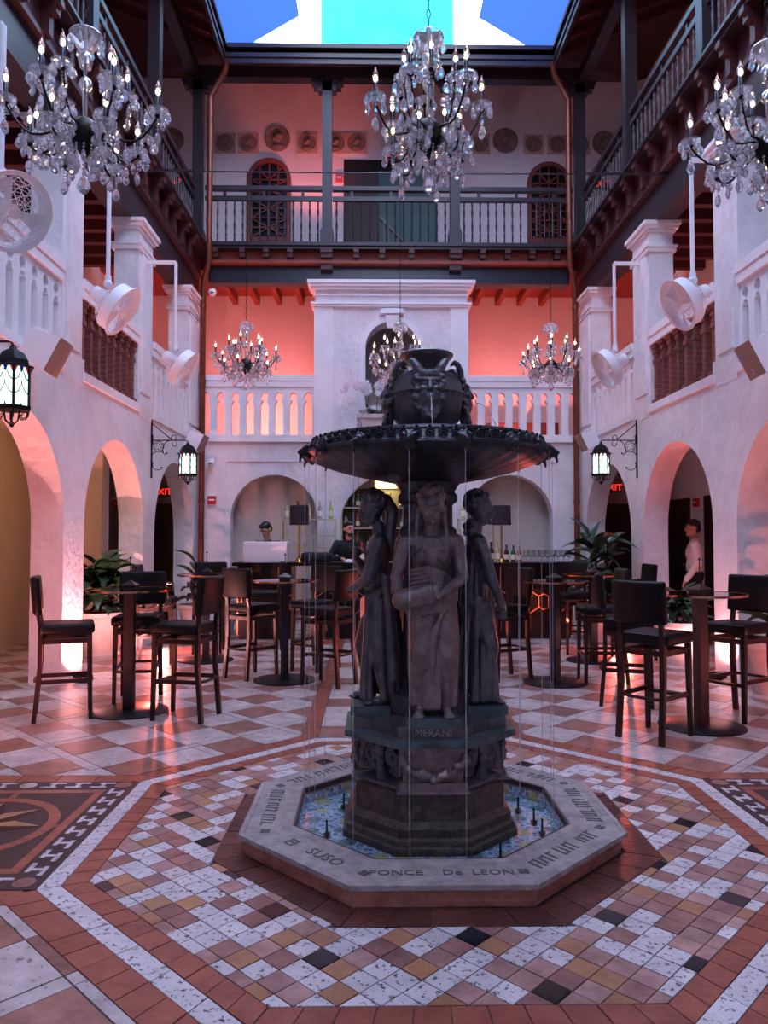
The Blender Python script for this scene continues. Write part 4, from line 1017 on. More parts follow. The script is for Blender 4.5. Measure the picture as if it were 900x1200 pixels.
chandelier((1.86, 0, 4.21), .44, 'wide crystal chandelier hanging before the white-corridor timber balcony', CZ, .98, 2, 'courtyard chandeliers')
for x, q, sd in ((-1.985, 'in front of the pink balcony wall beside the security camera', 5), (.05, 'in front of the arched pavilion window', 6), (2.05, 'in front of the pink balcony wall with the dark cabinets', 7)):
    chandelier((x, 5.9, 4.35), .44, 'small-looking crystal chandelier '+q, CZ-.02, .98, sd, 'courtyard chandeliers')
# steel cables across the courtyard
for y, q in ((5.9, 'carrying the three far chandeliers'), (.05, 'carrying the three near chandeliers')):
    t = thing('tension_cable', 'thin steel cable across the courtyard '+q, 'cable')
    xs = [-3.58+7.16*i/24 for i in range(25)]
    MB().tube([(x, y, CZ-.02*(1-(x/3.58)**2)) for x in xs], .009, 6).build('wire', 'cable', t)
    for s in (-1, 1):
        MB().cyl((s*2.55, y, CZ-.008), (s*3.1, y, CZ-.004), .02, n=8).build('turnbuckle', 'cable', t); MB().cyl((s*3.5, y, CZ), (s*3.63, y, CZ), .035, n=10).build('anchor_eye', 'cable', t)

# ================================================================== LANTERNS ON IRON BRACKETS
def arc_pts(c, r, a0, a1, n=10, plane='xz'):
    return [(c[0]+r*math.cos(a0+(a1-a0)*i/n), c[1], c[2]+r*math.sin(a0+(a1-a0)*i/n)) for i in range(n+1)]
def lantern(y, s, z, label):   # wall side s; arm reaches into the courtyard; local x = out from the wall
    t = thing('wall_lantern', label, 'lantern', (s*W, y, z), PI if s > 0 else 0, 'iron lanterns')
    b = MB(); b.box(0, .02, -.012, .012, -.55, .30); b.box(-.0, .03, -.02, .02, -.06, .08)
    b.tube([(.02, 0, .24), (.30, 0, .01)], .008, 6); b.tube([(.02, 0, 0), (.50, 0, 0)], .009, 6)
    b.tube(arc_pts((.11, 0, -.09), .075, 0, 2*PI, 18), .006, 6)
    for k in range(4): a = k*PI/2+.5; b.tube(arc_pts((.11+.035*math.cos(a), 0, -.09+.035*math.sin(a)), .022, a-2, a+2, 8), .004, 5)
    b.tube(arc_pts((.30, 0, -.13), .13, PI*.5, PI*1.15, 10), .006, 6); b.tube(arc_pts((.11, 0, -.27), .11, PI*.15, PI*.95, 10), .006, 6); b.tube(arc_pts((.10, 0, -.36), .075, PI*.8, PI*1.75, 10), .006, 6)
    b.tube(arc_pts((.33, 0, .04), .035, -1, 3.6, 10), .006, 6); b.tube(arc_pts((.34, 0, -.05), .035, -3.6, 1, 10), .006, 6)
    b.tube([(.50, 0, 0), (.53, 0, -.01), (.535, 0, -.06)], .008, 6); b.ell((.225, 0, -.19), .014); b.ell((.16, 0, -.40), .014)
    b.build('bracket', 'iron', t)
    X = .535; n = 6; r = .125; zt, zb = -.19, -.50
    c = MB(); c.lathe([(.16, zt-.012), (.16, zt), (.125, zt+.01), (.115, zt+.05), (.085, zt+.10), (.035, zt+.13), (.012, zt+.145)], 6, (X, 0, 0)); c.tube(arc_pts((X, 0, -.045), .02, 0, 2*PI, 10), .005, 6); c.build('lantern_cap', 'iron', t)
    c = MB(); c.lathe([(.135, zb-.02), (.14, zb-.01), (.14, zb+.012), (.12, zb+.012)], 6, (X, 0, 0))
    for k in range(n): a = 2*PI*k/n; p = (X+r*math.cos(a), r*math.sin(a)); c.box(p[0]-.008, p[0]+.008, p[1]-.008, p[1]+.008, zb, zt)
    for k in range(n):
        a = 2*PI*(k+.5)/n; R = Matrix.Rotation(a, 3, 'Z')
        def P(u, v): return Vector((X, 0, 0))+R @ Vector((r*.90, u*.06, zb+(zt-zb)*v))
        for pts in ([(-1, .3), (-.5, .36), (0, .55), (.5, .36), (1, .3)], [(-1, .62), (-.5, .7), (0, .95), (.5, .7), (1, .62)], [(0, .55), (0, .62)]): c.tube([P(*q) for q in pts], .004, 5)
    c.build('lantern_frame', 'iron', t)
    for k in range(n):
        a = 2*PI*(k+.5)/n; R = Matrix.Rotation(a, 3, 'Z')
        def P(u, v): return Vector((X, 0, 0))+R @ Vector((r*.85, u*.058, zb+(zt-zb)*v))
        m = MB(); V = [(-1, 0), (1, 0), (1, .75), (.45, 1), (-.45, 1), (-1, .75)]; m.add([P(*q) for q in V], [tuple(range(6))], 0)
        m.add([P(-1, .75), P(-.45, 1), P(-1, 1)], [(0, 1, 2)], 1); m.add([P(1, .75), P(1, 1), P(.45, 1)], [(0, 1, 2)], 1)
        m.add([P(-.35, 1.0)+R @ Vector((.002, 0, 0)), P(0, .8)+R @ Vector((.002, 0, 0)), P(.35, 1.0)+R @ Vector((.002, 0, 0))], [(0, 1, 2)], 2); m.add([P(-.2, 0)+R @ Vector((.002, 0, 0)), P(.2, 0)+R @ Vector((.002, 0, 0)), P(0, .14)+R @ Vector((.002, 0, 0))], [(0, 1, 2)], 2)
        m.build('stained_pane', ['pane_white', 'pane_red', 'pane_blue'], t)
    c = MB()
    for k in range(6):
        a = 2*PI*k/6; dx, dy = math.cos(a), math.sin(a)
        def Q(rr, zz): return (X+rr*dx, rr*dy, zb+zz)
        c.tube([Q(.13, -.02), Q(.12, -.07), Q(.08, -.08), Q(.065, -.055), Q(.085, -.045)], .005, 5); c.tube([Q(.06, -.02), Q(.05, -.09), Q(.02, -.12), Q(.005, -.10)], .005, 5)
    c.ell((X, 0, zb-.13), .016); c.build('lantern_scrolls', 'iron', t)
    lamp('POINT', 'lantern_light', (s*(W-.535), y, z-.36), 10, (.80, 1, .92), .05)
lantern(7.0, -1, 2.94, 'black iron lantern with stained glass on a scroll bracket by the left EXIT arch')
lantern(6.9, 1, 2.94, 'black iron lantern with stained glass on a scroll bracket by the right EXIT arch')
lantern(1.62, -1, 2.98, 'black iron lantern with stained glass before the ochre-walled arch')

# ================================================================== WALL FANS
def fan(px, py, s, zt, zh, aim, label, arm_y):
    t = thing('wall_fan', label, 'fan', (px, py, zh), 0, 'white fans')
    m = MB(); m.cyl((0, 0, .1), (0, 0, zt-zh), .024, n=10); m.bar((0, 0, zt-zh), (s*(W+.05)-px, arm_y-py, zt-zh), .035, .05); m.build('hanger_pole', 'white_paint', t)
    m = MB(); m.cyl((0, 0, .02), (0, 0, .12), .036, n=12); m.ell((0, 0, .03), .05); m.build('swivel', 'white_paint', t)
    A = Vector(aim).normalized(); q = A.to_track_quat('Z', 'Y'); M4 = q.to_matrix().to_4x4(); c = Vector((0, 0, -.16))+A*.12
    def sub(mb, nm, mt, sm=40): o = mb.build(nm, mt, t, sm); o.matrix_local = Matrix.Translation(c) @ M4; return o
    r = .27
    m = MB(); m.lathe([(r-.005, -.05), (r, -.05), (r, .06), (r+.03, .075), (r+.03, .085), (r-.005, .08), (r-.012, .06), (r-.012, -.04)], 36, loop=True); sub(m, 'drum', 'white_paint')
    m = MB(); m.lathe([(.01, -.30), (.075, -.30), (.08, -.29), (.08, -.12), (.06, -.10), (.01, -.1)], 18)
    for k in range(16): a = k*PI/8; m.bar((.083*math.cos(a), .083*math.sin(a), -.24), (.083*math.cos(a), .083*math.sin(a), -.14), .006, .01)
    sub(m, 'motor', 'white_paint')
    m = MB()
    for k in range(18): a = k*PI/9; ca, sa = math.cos(a), math.sin(a); m.tube([(.08*ca, .08*sa, -.13), (.19*ca, .19*sa, -.13), (r*ca, r*sa, -.05)], .003, 5)
    for rr, z in ((.14, -.13), (.2, -.125), (.24, -.09)): m.tube([(rr*math.cos(a), rr*math.sin(a), z) for a in [2*PI*i/28 for i in range(29)]], .003, 5)
    sub(m, 'rear_guard', 'white_paint')
    m = MB()
    for k in range(20): a = k*PI/10; m.tube([(.05*math.cos(a), .05*math.sin(a), .09), ((r+.01)*math.cos(a), (r+.01)*math.sin(a), .075)], .0022, 5)
    for i in range(1, 9): rr = .05+.025*i; m.tube([(rr*math.cos(a), rr*math.sin(a), .089-.0015*i) for a in [2*PI*i_/28 for i_ in range(29)]], .002, 5)
    m.cyl((0, 0, .085), (0, 0, .095), .05); sub(m, 'front_guard', 'white_paint')
    for k in range(3):
        a = k*2*PI/3; m = MB(); ca, sa = math.cos(a), math.sin(a)
        vs = [(rr*math.cos(a+da), rr*math.sin(a+da), .02+zz) for rr, da, zz in ((.04, -.3, 0), (.24, -.35, -.03), (.25, .25, .03), (.04, .4, .02))]
        m.add(vs+[(v[0], v[1], v[2]+.006) for v in vs], [(3,2,1,0),(4,5,6,7),(0,1,5,4),(1,2,6,5),(2,3,7,6),(3,0,4,7)]); sub(m, 'blade', 'white_paint')
fan(-3.21, 4.2, -1, 5.50, 4.26, (.80, .05, -.55), 'white drum fan hanging before the brick balustrade on the ochre wing', 4.2)
fan(-3.13, 6.72, -1, 5.46, 4.18, (.80, .05, -.55), 'white drum fan hanging before the pierced balustrade on the ochre wing', 6.72)
fan(3.23, 4.2, 1, 5.72, 4.33, (-.85, -.05, -.45), 'white drum fan hanging before the brick balustrade on the white-corridor wing', 4.2)
fan(3.17, 6.72, 1, 5.48, 4.18, (-.85, -.05, -.48), 'white drum fan hanging before the pierced balustrade on the white-corridor wing', 6.72)
fan(-3.12, 1.62, -1, 5.4, 4.18, (.75, -.45, -.5), 'white drum fan before the pierced balustrade nearest the iron lantern', 1.62)

# ================================================================== LOUDSPEAKERS
def speaker(x, y, z, rz, tilt, label, k=1.0):
    t = thing('loudspeaker', label, 'speaker', (x, y, z), rz, 'wall loudspeakers')
    w2, h2, dp = .165*k, .15*k, .25*k      # front half width, half height, depth; front faces -y
    def sec(yy, a, b): return [(-a, yy, -b), (a, yy, -b), (a, yy, b), (-a, yy, b)]
    vs = sec(0, w2, h2)+sec(dp, w2*.85, h2*.8)
    R = Matrix.Rotation(tilt, 3, 'X'); fs = [(0,1,5,4),(1,2,6,5),(2,3,7,6),(3,0,4,7),(4,5,6,7),(3,2,1,0)]
    MB().add([R @ Vector(v) for v in vs], fs).build('cabinet', 'white_paint', t)
    g = MB(); n = 8; V = []
    for i in range(n+1):
        a = -1+2*i/n; yy = -.045*k*(1-a*a)-.002
        V += [R @ Vector((a*w2*.985, yy, -h2*.97)), R @ Vector((a*w2*.985, yy, h2*.97))]
    g.add(V, [(2*i, 2*i+2, 2*i+3, 2*i+1) for i in range(n)]+[tuple(range(0, 2*n+2, 2))[::-1], tuple(range(1, 2*n+2, 2))]); gr = g.build('grille', 'grey_plastic', t)
    b = MB()
    p = R @ Vector((.055*k, -.040*k, -h2*.62))
    for (u0, u1, v0, v1) in ((-.018, .018, .012, .017), (-.018, -.013, -.012, .012), (.013, .018, -.012, .012), (-.018, -.004, -.017, -.012), (.004, .018, -.017, -.012)):
        b.add([p+R @ Vector((u*k, -.004, v*k)) for u, v in ((u0, v0), (u1, v0), (u1, v1), (u0, v1))], [(0,1,2,3)])
    b.build('badge', 'white_paint', gr)
    b = MB(); b.bar(R @ Vector((0, dp*.55, h2+.006)), R @ Vector((0, dp+.02, h2+.006)), .05*k, .012); b.bar((0, dp*.9, .0), (0, dp+.16*k, 0), .06*k, .09*k); b.cyl(R @ Vector((0, dp*.5, -h2*.92)), R @ Vector((0, dp*.5, h2+.018)), .01)
    b.build('mount', 'white_paint', t)
speaker(-3.22, 2.95, 3.17, PI/2+.12, .45, 'white loudspeaker bolted under the pierced balustrade beside the ochre-walled arch', 1.15)
speaker(3.22, 2.95, 3.17, -PI/2-.12, .45, 'white loudspeaker bolted to the wall near the brick balustrade on the man\'s side', 1.15)
speaker(-3.22, 8.9, 3.13, PI/2-.05, .45, 'white loudspeaker behind the iron lantern next to the security camera')
speaker(3.22, 8.7, 3.13, -PI/2+.05, .45, 'white loudspeaker behind the iron lantern above the tall leafy plant')

# ================================================================== DOWNPIPES, CAMERAS, ALARMS, EXIT SIGNS
for s in (-1, 1):
    t = thing('downpipe', 'copper downpipe in the corner %s' % ('by the security cameras' if s < 0 else 'behind the tall leafy plant'), 'pipe', (0, 0, 0), 0, 'copper downpipes')
    xa = s*3.30
    MB().tube([(s*2.95, EY+.0, 10.2), (s*3.02, EY+.15, 10.05), (xa, YB-.36, 9.62), (xa, YB-.36, 9.4), (xa, YB-.36, 7.12), (xa, YB-.36, 6.62), (s*3.33, YB-.32, 6.5), (s*3.42, YB-.18, 6.28), (s*3.45, YB-.135, 6.15), (s*3.45, YB-.135, .02)], .055, 12).build('pipe', 'copper', t, 60)
    for z in (7.3, 9.2): MB().cyl((xa, YB-.36, z-.03), (xa, YB-.36, z+.03), .062).build('collar', 'copper', t)
    for z in (5.8, 4.4, 2.2): MB().cyl((s*3.45, YB-.135, z-.03), (s*3.45, YB-.135, z+.03), .062).build('collar', 'copper', t)
def dome(p, label):
    t = thing('security_camera', label, 'security camera', p, 0, 'dome cameras')
    m = MB(); m.cyl((0, .02, 0), (0, .16, .04), .045); m.cyl((0, 0, -.02), (0, 0, .04), .075, .06, 16); m.build('housing', 'white_paint', t)
    m = MB(); m.ell((0, 0, -.03), .062, 14, 10); m.build('ball', 'white_paint', t, 60)
    m = MB(); m.box(-.03, .03, -.07, -.05, -.045, -.02); m.build('lens', 'black_plastic', t)
dome((-3.27, YB-.18, 6.06), 'white dome camera under the dark beam by the copper downpipe'); dome((-3.28, YB-.16, 2.92), 'white dome camera on the wall above the red fire alarm')
def alarm(p, rz, label):
    t = thing('fire_alarm', label, 'fire alarm', p, rz, 'red fire alarms')
    MB().box(-.075, .075, -.06, -.001, -.075, .075).build('body', 'alarm_red', t); MB().box(-.055, .055, -.068, -.06, -.01, .02).build('strobe', 'white_paint', t); MB().box(-.06, .06, -.05, 0, .078, .12).build('cover', 'white_paint', t)
alarm((-3.28, YB, 2.22), 0, 'red fire alarm on the pale end wall by the downpipe'); alarm((G-.051, 9.3, 2.15), -PI/2, 'red fire alarm between dark doors behind the man in white'); alarm((-G+.051, 11.0, 2.2), PI/2, 'small red fire alarm on the grey corridor wall above plant'); alarm((-1.02, YB+1.7, 9.1), 0, 'red fire alarm beside third-floor doorway')
def exit_sign(p, rz, label, k=1.0):
    t = thing('exit_sign', label, 'exit sign', p, rz, 'lit exit signs')
    MB().box(-.17*k, .17*k, -.03, .03, -.1*k, .1*k).build('box', 'sign_box', t)
    text_obj('EXIT', 'letters', 'exit_red', .19*k, t, Matrix.Translation((0, -.033, -.005)) @ Matrix.Rotation(PI/2, 4, 'X'), .002)
exit_sign((-4.73, YB+1.97, 2.5), 0, 'red EXIT sign over the dark door in the left corridor'); exit_sign((4.78, YB+1.97, 2.6), 0, 'red EXIT sign over the dark door in the right corridor')
exit_sign((.14, YB+1.67, 9.62), 0, 'red EXIT sign over the third-floor stair doorway'); exit_sign((-4.2, YB+1.77, 5.5), 0, 'red EXIT sign at the end of the second-floor gallery')
exit_sign((4.5, YB+1.67, 9.0), 0, 'red EXIT sign behind the spindles of the right side balcony'); exit_sign((-4.3, YB+1.67, 9.0), 0, 'red EXIT sign behind the spindles of the left side balcony')

# ================================================================== THIRD-FLOOR WALL: medallions, windows, doorway
YU = YB+1.7
def relief(mb, r):   # a head in profile with shoulders, low relief facing -y
    mb.ell((0, 0, .02*r/.2), (.34*r, .04, .42*r), 12, 8); mb.ell((-.24*r, -.012, -.05*r), (.16*r, .03, .14*r), 8, 6); mb.ell((.06*r, 0, -.62*r), (.5*r, .035, .22*r), 12, 8); mb.ell((.1*r, -.01, .2*r), (.34*r, .04, .28*r), 10, 8)
def medallion(x, z, r, square, label):
    t = thing('medallion', label, 'medallion', (x, YU, z), 0, 'portrait medallions')
    if square: MB().box(-r-.03, r+.03, -.025, 0, -r-.03, r+.03).build('plaque', 'plaque', t)
    m = MB(); m.lathe([(.02, 0), (r, 0), (r, .03), (r*.92, .045), (r*.88, .03), (.02, .028)], 28); o = m.build('disc', 'medal', t, 40); o.rotation_euler = (PI/2, 0, 0)
    m = MB(); relief(m, r); m.build('portrait', 'medal', t, 60, (0, -.035, 0))
for x, z, r, sq, l in ((-3.43, 9.84, .19, 1, 'square portrait plaque at the left end of the medallion row'), (-2.94, 9.84, .19, 1, 'square portrait plaque just left of the big round red-lit medallion'), (-2.33, 9.94, .27, 0, 'big round portrait medallion above the red-lit arched window'), (-1.70, 9.85, .19, 1, 'square portrait plaque right of the big red-lit medallion'), (-1.10, 9.85, .19, 1, 'square portrait plaque half hidden behind the timber post'), (-.66, 9.86, .19, 1, 'square portrait plaque above the brown door leaf'), (2.49, 9.94, .27, 0, 'big round portrait medallion beside the dim arched window'), (3.09, 9.86, .18, 1, 'square portrait plaque above the dim arched window'), (3.60, 9.86, .18, 1, 'square portrait plaque right above the dim arched window'), (4.08, 9.86, .18, 1, 'square portrait plaque behind the corner post'), (4.6, 9.9, .26, 0, 'round portrait medallion beyond the right corner post'), (-4.55, 9.9, .26, 0, 'round portrait medallion beyond the left corner post'), (1.95, 9.86, .18, 1, 'square portrait plaque behind the chandelier crystals')):
    medallion(x, z, r, sq, l)
def lattice_window(n, cx, z0, z1, hw, label):
    o = panel('window_%d' % n, arch_pts(cx-hw, cx+hw, z1, 20, z0), [arch_pts(cx-hw+.09, cx+hw-.09, z1-.09, 20, z0+.09)], lambda u, v, d: (u, YU-.09+d, v), .08, 'window_wood'); struct(o)
    m = MB(); a = arch_pts(cx-hw+.05, cx+hw-.05, z1-.05, 20, z0+.05); m.add([(u, YU-.012, v) for u, v in a], [tuple(range(len(a)))]); m.build('pane', 'bar_black', o)
    b = MB(); sp_ = z1-hw; W2 = hw-.08
    def seg(u0, v0, u1, v1): b.bar((cx+u0, YU-.05, v0), (cx+u1, YU-.05, v1), .03, .03)
    for u in (-W2*.5, 0, W2*.5): seg(u, z0+.08, u, sp_+ (W2**2-u*u)**.5)
    nr = 6; hh = (sp_-z0-.1)/nr
    for k in range(nr+1): seg(-W2, z0+.1+k*hh, W2, z0+.1+k*hh)
    for k in range(0, nr, 2):
        for sg in (-1, 1): seg(-sg*W2, z0+.1+k*hh, 0, z0+.1+(k+1)*hh); seg(0, z0+.1+(k+1)*hh, -sg*W2, z0+.1+(k+2)*hh)
    for sg in (-1, 1): seg(0, sp_, sg*W2*.7, sp_+W2*.7)
    b.build('lattice', 'window_wood', o)
    return o
lattice_window(1, -2.49, 7.72, 9.50, .46, ''); lattice_window(2, 3.40, 7.72, 9.46, .46, '')
d3 = struct(MB().box(-.93, 1.02, YU-.02, YU+.0, 6.86, 9.5).build('door_3', 'dark_void')); MB().box(-.92, -.21, YU-.05, YU-.021, 6.86, 9.22).build('door_leaf', 'door_brown', d3); MB().box(-.2, 1.0, YU-.04, YU-.021, 6.86, 9.25).build('stair_wall', 'door_green', d3)
m = MB()
for k in range(7): z = 8.25-.1*k; m.box(-.2+.1*k, -.17+.1*k, YU-.09, YU-.05, z-.75, z)
m.bar((-.2, YU-.07, 8.28), (.45, YU-.07, 7.62), .05, .05); m.bar((-.2, YU-.07, 7.55), (.3, YU-.07, 7.0), .05, .05); m.box(.42, .52, YU-.1, YU-.04, 6.9, 7.75); m.build('stair_rail', 'bar_black', d3)
# ground-floor corridor doors
def wood_door(n, x0, x1, y0, y1, h=2.25):
    o = struct(MB().box(x0, x1, y0, y1, 0, h).build('door_%d' % n, 'door_wood'))
    ax = 'x' if (x1-x0) > (y1-y0) else 'y'; m = MB(); cx, cy = (x0+x1)/2, (y0+y1)/2; hw = max(x1-x0, y1-y0)/2
    for r_ in range(3):
        for c_ in (-1, 1):
            z = .25+r_*.65
            if ax == 'x': m.box(cx+c_*hw*.5-hw*.32, cx+c_*hw*.5+hw*.32, y0-.012, y1+.012, z, z+.5)
            else: m.box(x0-.012, x1+.012, cy+c_*hw*.5-hw*.32, cy+c_*hw*.5+hw*.32, z, z+.5)
    m.build('door_panels', 'door_wood', o)
    m = MB(); 
    if ax == 'x': m.ell((cx+hw*.8, y0-.04, 1.05), .03)
    else: m.ell(((x0-.04) if x0 > 0 else (x1+.04), cy-hw*.8, 1.05), .03)
    m.build('door_knob', 'brass', o, 60)
wood_door(4, -5.4, -4.1, YB+1.95, YB+2.0); wood_door(5, 4.1, 5.4, YB+1.95, YB+2.0); wood_door(6, G-.09, G-.05, 8.0, 8.98); wood_door(7, G-.09, G-.05, 9.62, 11.0); wood_door(8, G-.09, G-.05, 5.6, 6.5)
o = tag(MB().box(-G+.05, -G+.10, 8.55, 8.85, .9, 1.5).build('notice_cabinet', 'white_paint'), 'white wall cabinet with red extinguisher behind the dark green plant', 'cabinet')
m = MB(); m.cyl((-G+.13, 8.7, .95), (-G+.13, 8.7, 1.35), .06); m.cyl((-G+.13, 8.7, 1.35), (-G+.13, 8.7, 1.42), .03); tag(m.build('fire_extinguisher', 'alarm_red'), 'red fire extinguisher on the grey corridor wall', 'extinguisher')
# ================================================================== BAR STOOLS AND TABLES
random.seed(31)
def rbox(sx, sy, sz, r, seg=3, curve=0):
    bm = bmesh.new(); bmesh.ops.create_cube(bm, size=1)
    for v in bm.verts: v.co = Vector((v.co.x*sx, v.co.y*sy, v.co.z*sz))
    bmesh.ops.subdivide_edges(bm, edges=[e for e in bm.edges if abs((e.verts[0].co-e.verts[1].co).y) > sy*.9], cuts=6)
    bmesh.ops.bevel(bm, geom=[e for e in bm.edges if e.calc_face_angle(0) > .5], offset=r, segments=seg, affect='EDGES', profile=.6)
    if curve:
        for v in bm.verts: v.co.x += curve*(2*v.co.y/sy)**2
    me = bpy.data.meshes.new('rbox'); bm.to_mesh(me); bm.free(); me.shade_smooth(); me.set_sharp_from_angle(angle=.9); return me
def part_mesh(nm, me, m, parent, loc, rot=None):
    me.name = nm; me.materials.append(MATS[m]); return link(nm, me, parent, loc, rot)
def make_stool():
    t = thing('bar_stool', '-', 'bar stool')
    part_mesh('seat', rbox(.43, .42, .085, .03), 'leather', t, (.01, 0, .755))
    part_mesh('backrest', rbox(.06, .43, .32, .026, 3, .025), 'leather', t, (-.245, 0, 1.03), (0, -.09, 0))
    for sy in (-1, 1):
        m = MB(); m.bar((-.235, sy*.175, 0), (-.195, sy*.17, .45), .034, .04); m.bar((-.195, sy*.17, .45), (-.195, sy*.17, .78), .034, .042); m.bar((-.195, sy*.17, .77), (-.232, sy*.165, 1.0), .03, .034); m.build('leg', 'stool_wood', t)
        m = MB(); m.bar((.20, sy*.175, 0), (.185, sy*.17, .71), .03, .03, taper=1.35); m.build('leg', 'stool_wood', t)
        m = MB(); m.bar((-.205, sy*.17, .325), (.19, sy*.17, .325), .022, .034); m.build('stretcher', 'stool_wood', t)
        m = MB(); m.bar((-.195, sy*.17, .655), (.185, sy*.17, .655), .022, .04); m.build('stretcher', 'stool_wood', t)
    m = MB(); m.tube([(.19, -.17, .30), (.20, -.1, .30), (.205, 0, .30), (.20, .1, .30), (.19, .17, .30)], .015, 8); fr = m.build('footrest', 'stool_wood', t, 50)
    m = MB(); m.bar((.212, -.13, .314), (.212, .13, .314), .02, .006); m.build('brass_strip', 'brass', fr)
    m = MB(); m.tube([(-.205, -.17, .325), (-.235, -.08, .325), (-.235, .08, .325), (-.205, .17, .325)], .013, 8); m.build('stretcher', 'stool_wood', t, 50)
    for x in (.18, -.195): m = MB(); m.bar((x, -.17, .655), (x, .17, .655), .022, .04); m.build('stretcher', 'stool_wood', t)
    return t
st0 = make_stool(); first = [True]
def stool(x, y, dx, dy, label, arms=False):
    o = st0 if first[0] else copy_tree(st0); first[0] = False
    o.location = (x, y, 0); o.rotation_euler = (0, 0, math.atan2(dy, dx)); o['label'] = label; o['group'] = 'black leather bar stools'
    if arms:
        for sy in (-1, 1): MB().tube([(-.22, sy*.2, .98), (.0, sy*.215, .965), (.15, sy*.21, .95), (.17, sy*.19, .80), (.17, sy*.18, .70)], .016, 8).build('armrest', 'stool_wood', o, 50)
    return o
def make_table():
    t = thing('bar_table', '-', 'table')
    m = MB(); m.lathe([(.02, 0), (.335, 0), (.335, .010), (.325, .016), (.02, .016)], 40); m.build('base_plate', 'table_metal', t, 40)
    m = MB(); m.box(-.042, .042, -.042, .042, .014, 1.05); m.build('post', 'table_metal', t)
    m = MB(); m.lathe([(.02, 1.05), (.355, 1.05), (.355, 1.062), (.02, 1.062)], 48); tp = m.build('table_top', 'tinted_glass', t, 40)
    m = MB(); m.lathe([(.355, 1.047), (.359, 1.047), (.359, 1.065), (.355, 1.065)], 48, loop=True); m.build('edge_glint', 'rose_gold', tp, 40)  # rose gold ring imitates reflections along the glass edge
    m = MB(); m.box(-.06, .06, -.06, .06, 1.062, 1.10); m.add([(-.068, -.068, 1.10), (.068, -.068, 1.10), (.068, .068, 1.10), (-.068, .068, 1.10), (0, 0, 1.145)], [(3,2,1,0),(0,1,4),(1,2,4),(2,3,4),(3,0,4)]); m.build('pyramid_cap', 'stool_wood', t)
    m = MB(); m.cyl((0, 0, 1.13), (0, 0, 1.33), .004, n=6); m.lathe([(.003, 1.33), (.018, 1.332), (.004, 1.345), (.002, 1.355)], 8); m.build('rod', 'iron', t)
    return t
tb0 = make_table(); tfirst = [True]
def table(x, y, label):
    o = tb0 if tfirst[0] else copy_tree(tb0); tfirst[0] = False
    o.location = (x, y, 0); o.rotation_euler = (0, 0, random.uniform(0, 1)); o['label'] = label; o['group'] = 'round bar tables'
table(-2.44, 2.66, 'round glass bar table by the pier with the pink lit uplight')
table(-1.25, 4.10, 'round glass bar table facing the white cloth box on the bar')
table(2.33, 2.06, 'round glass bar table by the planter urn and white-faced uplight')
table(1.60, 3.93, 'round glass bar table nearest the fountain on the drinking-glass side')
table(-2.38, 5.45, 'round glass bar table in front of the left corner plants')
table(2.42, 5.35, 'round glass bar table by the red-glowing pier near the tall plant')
stool(-2.925, 2.49, .41, .16, 'bar stool side-on before the pier with the pink lit uplight')
stool(-2.50, 3.11, .06, -.45, 'bar stool behind the pier-side table, in front of the dark green plant')
stool(-1.90, 2.44, -.43, .10, 'bar stool with its back to the fountain at the pier-side table')
stool(-1.63, 4.32, .63, .77, 'bar stool turned away toward the bar, below the white cloth box')
stool(-.775, 3.865, -.41, .23, 'bar stool with red-lit back close to the folded-arm statue')
stool(-.98, 4.78, -.5, -.8, 'bar stool behind the red-backed stool, under the bearded bartender')
stool(-1.80, 6.45, -1, -.1, 'bar stool standing against the hexagon bar front, seat to the left corner')
stool(-2.50, 6.15, .1, -1, 'bar stool with wooden arms below the left corner plants', True)
stool(-2.95, 5.30, 1, .1, 'bar stool with wooden arms next to the dark green arch plant', True)
stool(1.85, 1.765, .36, .31, 'bar stool with its back to us nearest the fountain basin, right-hand table')
stool(2.79, 2.39, -.355, -.223, 'bar stool facing the fountain beside the white-faced uplight')
stool(2.02, 2.90, .8, -.25, 'bar stool hidden behind the nearest right-hand stool')
stool(1.10, 4.18, -.8, -.4, 'bar stool close behind the gowned statue, seat toward the fountain')
stool(2.10, 3.98, -1, .05, 'bar stool between two right-hand tables in the red glow')
stool(2.40, 6.05, 0, -1, 'bar stool in front of the tall leafy plant', True)
stool(2.95, 5.50, -1, 0, 'bar stool beside the red-glowing right pier', True)
stool(.72, 5.7, .1, 1, 'bar stool facing the bar bottles behind the gowned statue')

# ================================================================== BAR
bar_y = 7.40
def hexlat(parent, x0, x1):
    n = max(1, round((x1-x0)/.46)); w_ = (x1-x0)/n
    for k in range(n):
        c = x0+(k+.5)*w_; m = MB(); y = bar_y-.008; r = .16; zc = .56
        P = [(c, y, zc+r*1.1), (c+r*.9, y, zc+r*.5), (c+r*.9, y, zc-r*.5), (c, y, zc-r*1.1), (c-r*.9, y, zc-r*.5), (c-r*.9, y, zc+r*.5)]
        for a, b in zip(P, P[1:]+P[:1]): m.bar(a, b, .016, .016)
        m.bar(P[0], (c, y, 1.09), .016, .016); m.bar(P[3], (c, y, .12), .016, .016); m.bar(P[1], (x0+(k+1)*w_, y, zc+r*.75), .016, .016); m.bar(P[5], (x0+k*w_, y, zc+r*.75), .016, .016)
        m.bar((x0+k*w_, y, zc-r*.75), P[4], .016, .016); m.bar(P[2], (x0+(k+1)*w_, y, zc-r*.75), .016, .016)
        m.build('gold_lattice', 'rose_gold', parent)
